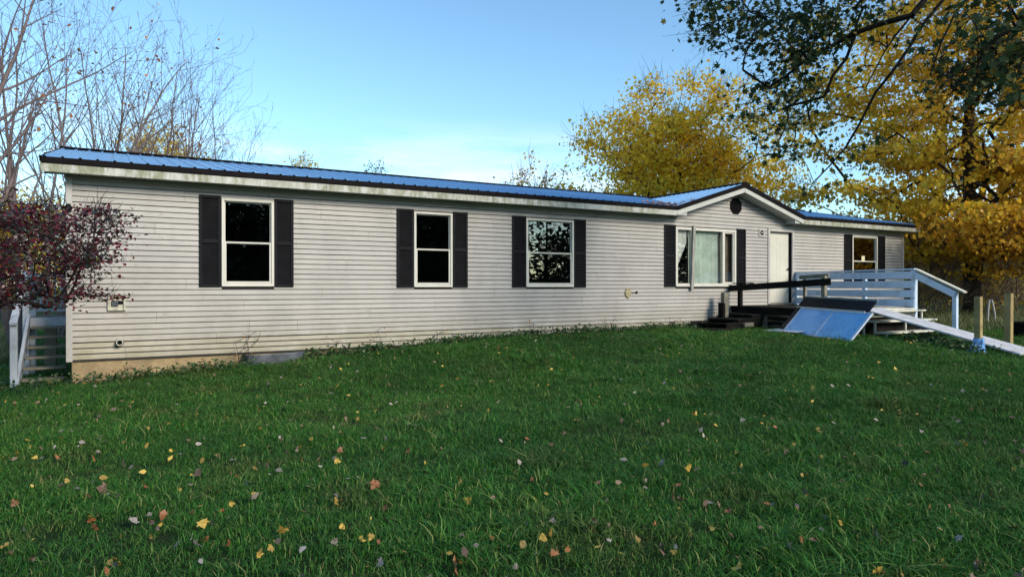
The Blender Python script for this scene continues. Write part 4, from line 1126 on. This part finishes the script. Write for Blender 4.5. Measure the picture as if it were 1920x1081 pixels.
kinds = [(brush(51, 0, 'leaf_dry'), 'leafless brown bush '), (brush(52, 14, 'leaf_yellowgreen'), 'bush with scattered olive leaves '), (brush(53, 12, 'leaf_yellowgreen'), 'bush with many yellow-green leaves ')]
for q, (px, d) in enumerate(spots):
    p = at(px, 536, d); src, lab = kinds[q % 3]; zz = gz(p.x, p.y)
    if q < 3:
        src.location = (p.x, p.y, zz); src['label'] = lab + words[q]
    else: copy_thing(src, (p.x, p.y, zz), q * 1.7, .95 + .1 * (q % 4), lab + words[q])
for q, (px, d, dx) in enumerate(((1852, 21, -.05), (1866, 21.3, .2))):
    p = at(px, 536, d); z = gz(p.x, p.y); g = np.random.default_rng(60 + q); s = Skel(g)
    s.line([(p.x, p.y, z - .1), (p.x - dx * .4, p.y, z + .5), (p.x - dx, p.y, z + .85)], .12, .008); s.tipw[-1] = 4.
    o = link('birch_sapling', s.mesh('birch_sapling', .017, 2.4), 'bark_birch'); tag(o, ('left' if q == 0 else 'right, leaning') + ' of two thin white birch stems behind the posts', 'sapling', 'birch saplings')
# ---- background wood beyond, right and left
def bgtree(seed, lmat):
    g = np.random.default_rng(seed); cl = ellipsoid(g, 130, (0, 0, 4.6), (2.6, 2.6, 4.0), .4, .8); lf = blobs(cl, 34, (.4, .4, .35), g)
    return make_tree('background_tree', (0, 0, 0), 'x', [(0, 0, -.2), (0, 0, 3), (.1, 0, 6.5)], cl, lf, .20, 'bark_dark', lmat, g, rtip=.013, tw=(2, 1., .011, .5), group='trees of the wood behind', shape='tri')
bk = [(bgtree(71, 'leaf_yellowgreen'), 'olive'), (bgtree(72, 'leaf_orange'), 'orange'), (bgtree(73, 'leaf_weed'), 'dark green')]
bspots = [(1720, 48, .75, 'seen just above the hand rail'), (1780, 52, .9, 'left of the big maple trunk'), (1850, 50, .8, 'right of the big maple trunk'), (1905, 55, .9, 'above the taller post'), (1965, 52, 1., 'past the right edge posts'), (1680, 58, .9, 'behind the right end of the roof'),
          (1590, 62, .95, 'above the right roof slope'), (1815, 66, 1.0, 'far behind the big maple'), (1880, 70, 1.1, 'far behind the posts'), (10, 48, .55, 'far behind the left porch'), (85, 52, .55, 'far left of the house corner'), (-70, 46, .6, 'beyond the left photo edge'), (130, 60, .5, 'just left of the first roof corner')]
for q, (px, d, sc, wd) in enumerate(bspots):
    p = at(px, 536, d); src, col_ = bk[q % 3]
    if q < 3: src.location = (p.x, p.y, 0); src.scale = (sc,) * 3; src['label'] = col_ + ' tree of the wood ' + wd
    else: copy_thing(src, (p.x, p.y, 0), q * 2.1, sc, col_ + ' tree of the wood ' + wd)
# ---- trees on the photographer's side, mirrored in the windows
def rear(seed, x, y, h, w, n, nl, lmat, label, zlo=.16):
    g = np.random.default_rng(seed); cl = ellipsoid(g, n, (x, y, h * (.44 if zlo < .1 else .58)), (w, w, h * (.48 if zlo < .1 else .42)), .35, h * zlo); lf = blobs(cl, nl, (.6, .6, .45), g)
    return make_tree('rear_tree', (x, y, 0), label, [(x, y, -.2), (x, y, h * .4), (x + .1, y, h * .8)], cl, lf, .34, 'bark_dark', lmat, g, rtip=.02, tw=(2, 1.4, .014, .3), group='trees across the yard mirrored in the windows', shape='tri')
rear(81, 3.5, -25, 8.0, 5.2, 200, 80, 'leaf_dark', 'dense dark tree mirrored in the first window', .0)
rear(82, 14.5, -25, 8.0, 5.6, 210, 80, 'leaf_dark', 'dense dark tree mirrored in the second window', .0)
rear(83, 24.5, -25, 8.5, 4.2, 75, 16, 'leaf_dark', 'thin-crowned tree with straight trunk mirrored in the third window', .2)
rear(84, 40.0, -27, 8, 4.5, 110, 40, 'leaf_dark', 'tree mirrored in the picture window', .2)
rear(86, 9.0, -29, 8, 4.6, 170, 80, 'leaf_dark', 'dark leafy tree between the first and second window reflections', .0)
rear(87, 21.0, -33, 3.2, 3.6, 90, 40, 'leaf_dark', 'low dark bush mirrored at the foot of the third window', .0)
rear(88, 29.0, -31, 2.8, 3.6, 90, 40, 'leaf_dark', 'low dark bush right of the mirrored straight trunk', .0)
rear(85, 31.5, -33, 6, 3.4, 80, 16, 'leaf_dark', 'smaller far tree mirrored beside the straight trunk', .15)

src = [o for o in bpy.data.objects if o.get('label') == 'dense dark tree mirrored in the first window'][0]
for (x_, y_, sc_, lab_) in ((37, -19, .8, 'dense dark tree mirrored in the left light of the picture window'), (47, -24, .9, 'dense dark tree mirrored in the right light of the picture window'), (58, -25, .95, 'dense dark tree mirrored in the window by the white rail'), (67, -30, 1., 'far dark tree mirrored in the window by the white rail')):
    copy_thing(src, (x_, y_, 0), x_ * .7, sc_, lab_)

# ------------------------------------------------------------------ burgundy shrub
g = np.random.default_rng(91)
sb = Vector((-2.42, -3.0, gz(-2.42, -3.0)))
tr, cl = [[(sb.x, sb.y, sb.z - .1), (sb.x, sb.y, sb.z + .12)]], []
for q in range(15):
    a = g.uniform(-1.3, 1.9); el = g.uniform(.55, 1.25); L_ = g.uniform(1.5, 2.3)
    e = np.array([math.cos(a) * math.cos(el), math.sin(a) * math.cos(el), math.sin(el)]) * L_
    tr.append([(sb.x, sb.y, sb.z + .05), tuple(np.array(sb) + e * .45 + np.array([0, 0, .1])), tuple(np.array(sb) + e)])
for _ in range(540):
    a = g.uniform(-math.pi, math.pi); r_ = 2.45 * g.random() ** .6; z = sb.z + 1.08 + .38 * r_ / 2.45 + 1.52 * g.random() ** .8 * (1 - .35 * (r_ / 2.45) ** 2)
    cl.append((sb.x + r_ * math.cos(a), sb.y + r_ * math.sin(a), z))
cl = np.array(cl); lf = blobs(cl, 74, (.15, .15, .035), g)
make_tree('burgundy_shrub', sb, 'spreading burgundy-leaved shrub in front of the left corner of the house', tr, cl, lf, .047, 'bark_shrub', 'leaf_burgundy', g, shape='simple', rtip=.0044, ex=2.25, flare=.2, tw=(4, .28, .0028, .2), cat='shrub', upbias=1.0, zcost=.25, seg=.14)

# ------------------------------------------------------------------ weeds and grass
def weed_strip():
    g = np.random.default_rng(95); c = []
    for _ in range(520):
        x = g.uniform(2.9, 13.2); y = -.08 - abs(g.normal(0, .16)); c.append((x, y, gz(x, y) + g.uniform(.02, .13)))
    for _ in range(160):
        x = g.uniform(-1.6, 2.0); y = -.1 - abs(g.normal(0, .25)); c.append((x, y, gz(x, y) + g.uniform(.02, .14)))
    for _ in range(150):
        x = g.uniform(13.2, 14.6); y = -6.4 + (x - 13.2) * 1.2 + g.normal(0, .25); c.append((x, y, gz(x, y) + g.uniform(.02, .16)))
    lf = blobs(np.array(c), 9, (.06, .05, .04), g)
    o = link('ground_cover', leaves_mesh('ground_cover', lf, .055, g, 'simple', .5), 'leaf_weed'); tag(o, 'low leafy weeds growing along the foot of the siding', 'weeds', kind='stuff')
weed_strip()
def dry_weed(seed, x, h, label):
    g = np.random.default_rng(seed); y = -.10; z = gz(x, y); s = Skel(g)
    s.line([(x, y, z - .03), (x + g.normal(0, .02), y + .02, z + h * .5), (x + g.normal(0, .04), y + .03, z + h)], .06, .006)
    pts = [(x + g.normal(0, .10), y + g.uniform(-.04, .03), z + h * g.uniform(.35, 1.05)) for _ in range(7)]; s.reach(np.array(pts), seg=.06)
    t = thing('dry_weed', (x, y, z), label, 'weed', 'dry weeds on the siding'); link('stem', s.mesh('stem', .0032, 2.8), 'bark_shrub', t)
    o = link('leaves', leaves_mesh('leaves', np.array(pts) + g.normal(0, .02, (7, 3)), .04, g, 'simple'), 'leaf_dry', t)
for q, (x, h, w_) in enumerate(((2.02, .85, 'above the window well, tallest of all'), (1.85, .5, 'left of the tallest one at the window well'), (3.55, .36, 'first one right of the window well'), (4.4, .46, 'below the left shutter of the second window'), (5.6, .3, 'below the second window'), (7.9, .34, 'below the third window'), (9.9, .36, 'below the foam patch'), (.25, .22, 'at the left corner above the concrete'), (12.0, .34, 'beside the rotten steps'))):
    dry_weed(100 + q, x, h, 'dry weed stem against the siding ' + w_)

def clump(name, n, h, w, rad, bend, g, mat):
    V, F = [], []
    for _ in range(n):
        a = g.uniform(0, 2 * math.pi); r_ = rad * g.random() ** .5; x0, y0 = r_ * math.cos(a), r_ * math.sin(a)
        d = g.uniform(0, 2 * math.pi); hh = h * g.uniform(.5, 1.15); be = bend * g.uniform(.3, 1.5) * hh; ww = w * g.uniform(.7, 1.3)
        sx, sy = -math.sin(d) * ww / 2, math.cos(d) * ww / 2; k = len(V)
        for (t, wf) in ((0, 1), (.4, .95), (.75, .65)):
            px, py, pz = x0 + math.cos(d) * be * t * t, y0 + math.sin(d) * be * t * t, hh * (t - .25 * t * t * min(1.2, bend)) - (.02 if t == 0 else 0)
            V += [(px + sx * wf, py + sy * wf, pz), (px - sx * wf, py - sy * wf, pz)]
        V.append((x0 + math.cos(d) * be, y0 + math.sin(d) * be, hh * (1 - .3 * min(1.2, bend))))
        F += [(k, k + 1, k + 3, k + 2), (k + 2, k + 3, k + 5, k + 4), (k + 4, k + 5, k + 6)]
    me = bpy.data.meshes.new(name); me.from_pydata(V, [], F); me.materials.append(M[mat]); me.update(); return bpy.data.objects.new(name, me)
def scatter(name, P, rot, scl, idx, protos, label, cat):
    me = bpy.data.meshes.new(name); me.vertices.add(len(P)); me.vertices.foreach_set('co', np.ascontiguousarray(P, dtype=np.float32).ravel())
    for nm, tp, arr in (('rot', 'FLOAT_VECTOR', rot), ('scl', 'FLOAT_VECTOR', scl), ('idx', 'INT', idx)):
        at_ = me.attributes.new(nm, tp, 'POINT'); at_.data.foreach_set('vector' if tp == 'FLOAT_VECTOR' else 'value', np.ascontiguousarray(arr).ravel())
    o = bpy.data.objects.new(name, me); COL.objects.link(o)
    ng = bpy.data.node_groups.new(name, 'GeometryNodeTree'); ng.interface.new_socket('Geometry', in_out='INPUT', socket_type='NodeSocketGeometry'); ng.interface.new_socket('Geometry', in_out='OUTPUT', socket_type='NodeSocketGeometry')
    N, Lk = ng.nodes, ng.links; gi, go = N.new('NodeGroupInput'), N.new('NodeGroupOutput')
    iop = N.new('GeometryNodeInstanceOnPoints'); iop.inputs['Pick Instance'].default_value = True
    g2i = N.new('GeometryNodeGeometryToInstance')
    for pr in reversed(protos):
        oi = N.new('GeometryNodeObjectInfo'); oi.inputs['Object'].default_value = pr; Lk.new(oi.outputs['Geometry'], g2i.inputs[0])
    Lk.new(gi.outputs[0], iop.inputs['Points']); Lk.new(g2i.outputs[0], iop.inputs['Instance'])
    for nm, tp, sk in (('rot', 'FLOAT_VECTOR', 'Rotation'), ('scl', 'FLOAT_VECTOR', 'Scale'), ('idx', 'INT', 'Instance Index')):
        na = N.new('GeometryNodeInputNamedAttribute'); na.data_type = tp; na.inputs['Name'].default_value = nm; Lk.new(na.outputs['Attribute'], iop.inputs[sk])
    Lk.new(iop.outputs[0], go.inputs[0])
    md = o.modifiers.new('scatter', 'NODES'); md.node_group = ng
    return tag(o, label, cat, kind='stuff')
def blocked(x, y):
    b = (y > -.03) & (x > XL + .05) & (x < XR) & (y < YB)
    b |= (x > DX0 + .05) & (x < DX1) & (y > -4.0) & (y < 0)
    b |= (x > 12.5) & (x < 14.1) & (y > -1.1)
    return b
def in_view(x, y, margin=.86):
    s, c = math.sin(R(30.07)), math.cos(R(30.07)); d = x * s + (y - CAM_Y) * c; l = x * c - (y - CAM_Y) * s
    return d, (d > 2.2) & (np.abs(l) < d * margin + 1.0)
g = np.random.default_rng(120)
protos = [clump('grass_tuft', 34, .058, .0044, .13, .9, g, 'grass_blade'), clump('grass_tuft', 34, .072, .0044, .12, 1.1, g, 'grass_blade'), clump('grass_tuft', 28, .052, .0048, .14, 1.4, g, 'grass_blade'), clump('grass_tuft', 20, .12, .0048, .08, 1.2, g, 'grass_blade'), clump('grass_tuft', 14, .17, .0050, .06, 1.3, g, 'grass_blade')]
n = 420000
x, y = g.uniform(-14, 40, n), g.uniform(-13, 16, n)
d, vis = in_view(x, y)
patch = .5 + .5 * np.sin(x * 1.3 + 2 * np.sin(y * .9)) * np.cos(y * 1.6 + 1.4 * np.sin(x * .8))
keep = vis & ~blocked(x, y) & (g.random(n) < np.clip(1.0 - (d - 9) * .035, .25, 1)) & (g.random(n) < .62 + .38 * patch)
x, y, d, patch = x[keep], y[keep], d[keep], patch[keep]; n = len(x)
tall = g.random(n)
idx = np.where(tall < .008 + .02 * (patch > .75), 4, np.where(tall < .05 + .08 * (patch > .6), 3, g.integers(0, 3, n))).astype(np.int32)
s_ = g.uniform(.75, 1.25, n) * np.where(d > 12, 1.15, 1.0) * (.75 + .5 * patch)
scl = np.stack([s_ * np.where(d > 10, 1.2, 1), s_ * np.where(d > 10, 1.2, 1), s_], 1).astype(np.float32)
rot = np.stack([g.normal(0, .14, n), g.normal(0, .14, n), g.uniform(0, 6.28, n)], 1).astype(np.float32)
scatter('grass', np.stack([x, y, ground_z(x, y) - .004], 1), rot, scl, idx, protos, 'short dark green lawn grass with longer tufts', 'grass')
print('grass tufts', n)
# tall wild grass behind the posts and by the left porch
tp = [clump('wild_grass_tuft', 40, .55, .007, .14, .7, g, 'tall_grass_blade'), clump('wild_grass_tuft', 36, .38, .007, .16, .9, g, 'tall_grass_blade')]
pts = []
for (px0, px1, d0, d1, m_) in ((1735, 2000, 17.5, 30, 620), (-120, 20, 13.5, 24, 180)):
    for _ in range(m_):
        p = at(g.uniform(px0, px1), 536, g.uniform(d0, d1))
        if not (XL - .1 < p.x < XR + .2 and -.2 < p.y < YB + .2): pts.append((p.x, p.y, gz(p.x, p.y)))
pts = np.array(pts); n = len(pts)
scatter('wild_grass', pts, np.stack([g.normal(0, .1, n), g.normal(0, .1, n), g.uniform(0, 6.28, n)], 1).astype(np.float32), np.repeat(g.uniform(.6, 1.2, (n, 1)), 3, 1).astype(np.float32), g.integers(0, 2, n).astype(np.int32), tp, 'tall wild grass growing in front of the thicket', 'grass')

# ------------------------------------------------------------------ fallen leaves
g = np.random.default_rng(140)
def leaf_mesh(shape, seed, mat):
    q = np.random.default_rng(seed); T = SHAPES[shape]; cx = np.array([0, .45])
    V = [(0, 0, .012)] ; F = []
    for (a, b_) in (T - cx): V.append((a, b_, .16 * abs(a) * q.uniform(.3, 1.6) + .10 * b_ * b_ * q.uniform(-1, 2) + q.normal(0, .04)))
    K = len(T); F = [(0, 1 + k_, 1 + (k_ + 1) % K) for k_ in range(K)]
    me = bpy.data.meshes.new('fallen_leaf'); me.from_pydata(V, [], F); me.materials.append(M[mat]); me.update(); return me
lib = {m_: [leaf_mesh(s_, 7 * q + len(m_), m_) for q, s_ in enumerate(('maple', 'maple', 'lobed', 'simple', 'simple'))] for m_ in ('fallen_yellow', 'fallen_orange', 'fallen_pale', 'fallen_brown')}
LAB = {'fallen_yellow': ('small yellow leaf fallen on the green lawn', 'yellow leaves on the lawn'), 'fallen_orange': ('small rust-orange leaf fallen on the green lawn', 'rust-orange leaves on the lawn'), 'fallen_pale': ('small pale grey leaf fallen on the green lawn', 'pale leaves on the lawn'), 'fallen_brown': ('small dark brown leaf fallen on the green lawn', 'brown leaves on the lawn')}
def drop(px, py, mat, size, shape=None, label=None):
    d = 1280 * 1.5 / max(20, py - 536)
    for _ in range(12):
        p = at(px, py, d); e = p.z - (gz(p.x, p.y) + .06); d += e / max(.02, (py - 536) / 1280) * .7
    if p.y > -.1 or blocked(np.array(p.x), np.array(p.y)) or d > 22: return None
    me = lib[mat][g.integers(0, 5) if shape is None else shape]; o = bpy.data.objects.new('fallen_leaf', me); COL.objects.link(o)
    o.location = (p.x, p.y, gz(p.x, p.y) + .04 + g.uniform(0, .025)); o.rotation_euler = (g.normal(0, .75), g.normal(0, .75), g.uniform(0, 6.28)); o.scale = (size * g.uniform(.7, 1.1), size * g.uniform(.8, 1.1), size * g.uniform(.8, 2.2))
    where = ('close to the house' if d > 9 else 'in the middle of the lawn' if d > 6 else 'nearest the camera') + ', ' + ('left' if px < 480 else 'left of centre' if px < 960 else 'right of centre' if px < 1440 else 'right')
    what = LAB[mat][0].split(' fallen')[0]
    tag(o, label or what + ' on the lawn ' + where, 'leaf', None if label else what.replace('leaf', 'leaves') + ' ' + where); return o
for (px, py, mat, size, sh, lab) in ((852, 1062, 'fallen_orange', .17, 0, 'largest orange maple leaf at the bottom edge of the lawn'), (1110, 985, 'fallen_orange', .15, 2, 'broad rust-brown lobed leaf near the bottom centre'), (1265, 930, 'fallen_orange', .20, 3, 'long rust-orange leaf lying flat right of centre'),
        (1243, 865, 'fallen_pale', .11, 1, 'bright white maple leaf right of centre on the lawn'), (1018, 1010, 'fallen_yellow', .11, 3, 'bright yellow upright leaf near the bottom centre'), (980, 1019, 'fallen_yellow', .10, 3, 'second bright yellow leaf left of the upright one'), (1648, 1070, 'fallen_yellow', .13, 0, 'yellow maple leaf at the bottom right'),
        (1385, 1058, 'fallen_yellow', .13, 1, 'crumpled yellow leaf at the bottom right of centre'), (305, 966, 'fallen_orange', .11, 3, 'round orange leaf on the left lawn'), (190, 912, 'fallen_brown', .15, 0, 'curled brown leaf pair on the left lawn'), (218, 1055, 'fallen_yellow', .11, 1, 'yellow maple leaf at the bottom left'), (632, 722, 'fallen_yellow', .14, 0, 'yellow maple leaf on the far lawn below the siding'),
        (370, 887, 'fallen_brown', .13, 0, 'rusty curled leaf left of centre'), (702, 908, 'fallen_orange', .13, 0, 'rusty leaf in the middle of the lawn'), (1905, 985, 'fallen_orange', .12, 1, 'orange leaf at the right photo edge'), (380, 983, 'fallen_yellow', .10, 1, 'pale yellow pointed leaf on the left lawn')):
    drop(px, py, mat, size * .64, sh, lab)
nl = 0
while nl < 270:
    if nl % 3 == 0 or nl == 0: cpx, cpy = g.uniform(0, 1920), 640 + 440 * g.random() ** .72
    spread_ = 10 + (cpy - 600) * .16; px, py = cpx + g.normal(0, spread_ * 1.6), min(1080, cpy + g.normal(0, spread_ * .5))
    if py < 638: cpx, cpy = g.uniform(0, 1920), 640 + 440 * g.random() ** .72; continue
    mat = g.choice(['fallen_yellow', 'fallen_orange', 'fallen_pale', 'fallen_brown'], p=[.30, .24, .26, .20])
    if drop(px, py, mat, .036 + .034 * g.random() ** 1.5) is not None: nl += 1
pts = {'fallen_pale': [], 'fallen_yellow': [], 'fallen_brown': []}
while sum(len(v_) for v_ in pts.values()) < 2400:
    xx, yy = g.uniform(-6, 26), -.15 - 10.5 * g.random()
    if blocked(np.array(xx), np.array(yy)): continue
    pts[g.choice(list(pts))].append((xx, yy, gz(xx, yy) + .058))
for m_, v_ in pts.items():
    o = link('leaf_litter', leaves_mesh('leaf_litter', np.array(v_), .050, g, 'simple', .9), m_); tag(o, {'fallen_pale': 'tiny pale leaf scraps', 'fallen_yellow': 'tiny yellow leaf scraps', 'fallen_brown': 'tiny brown leaf scraps'}[m_] + ' scattered through the lawn', 'leaf litter', kind='stuff')
# leaves caught in the valley of the roof
v_ = np.array([(GX0 - .25 + g.normal(0, .32), EY + abs(g.normal(.15, .2)), 0) for _ in range(170)]); v_[:, 2] = np.maximum(ZE + SL * (v_[:, 1] - EY), ZE + .015 + np.clip(v_[:, 0] - GX0, 0, 9) * GSL) + .03
o = link('roof_leaf_litter', leaves_mesh('roof_leaf_litter', v_, .07, g, 'simple', 1.2), 'leaf_dry'); tag(o, 'small drift of brown leaves caught in the roof valley beside the gable', 'leaf litter', kind='stuff')
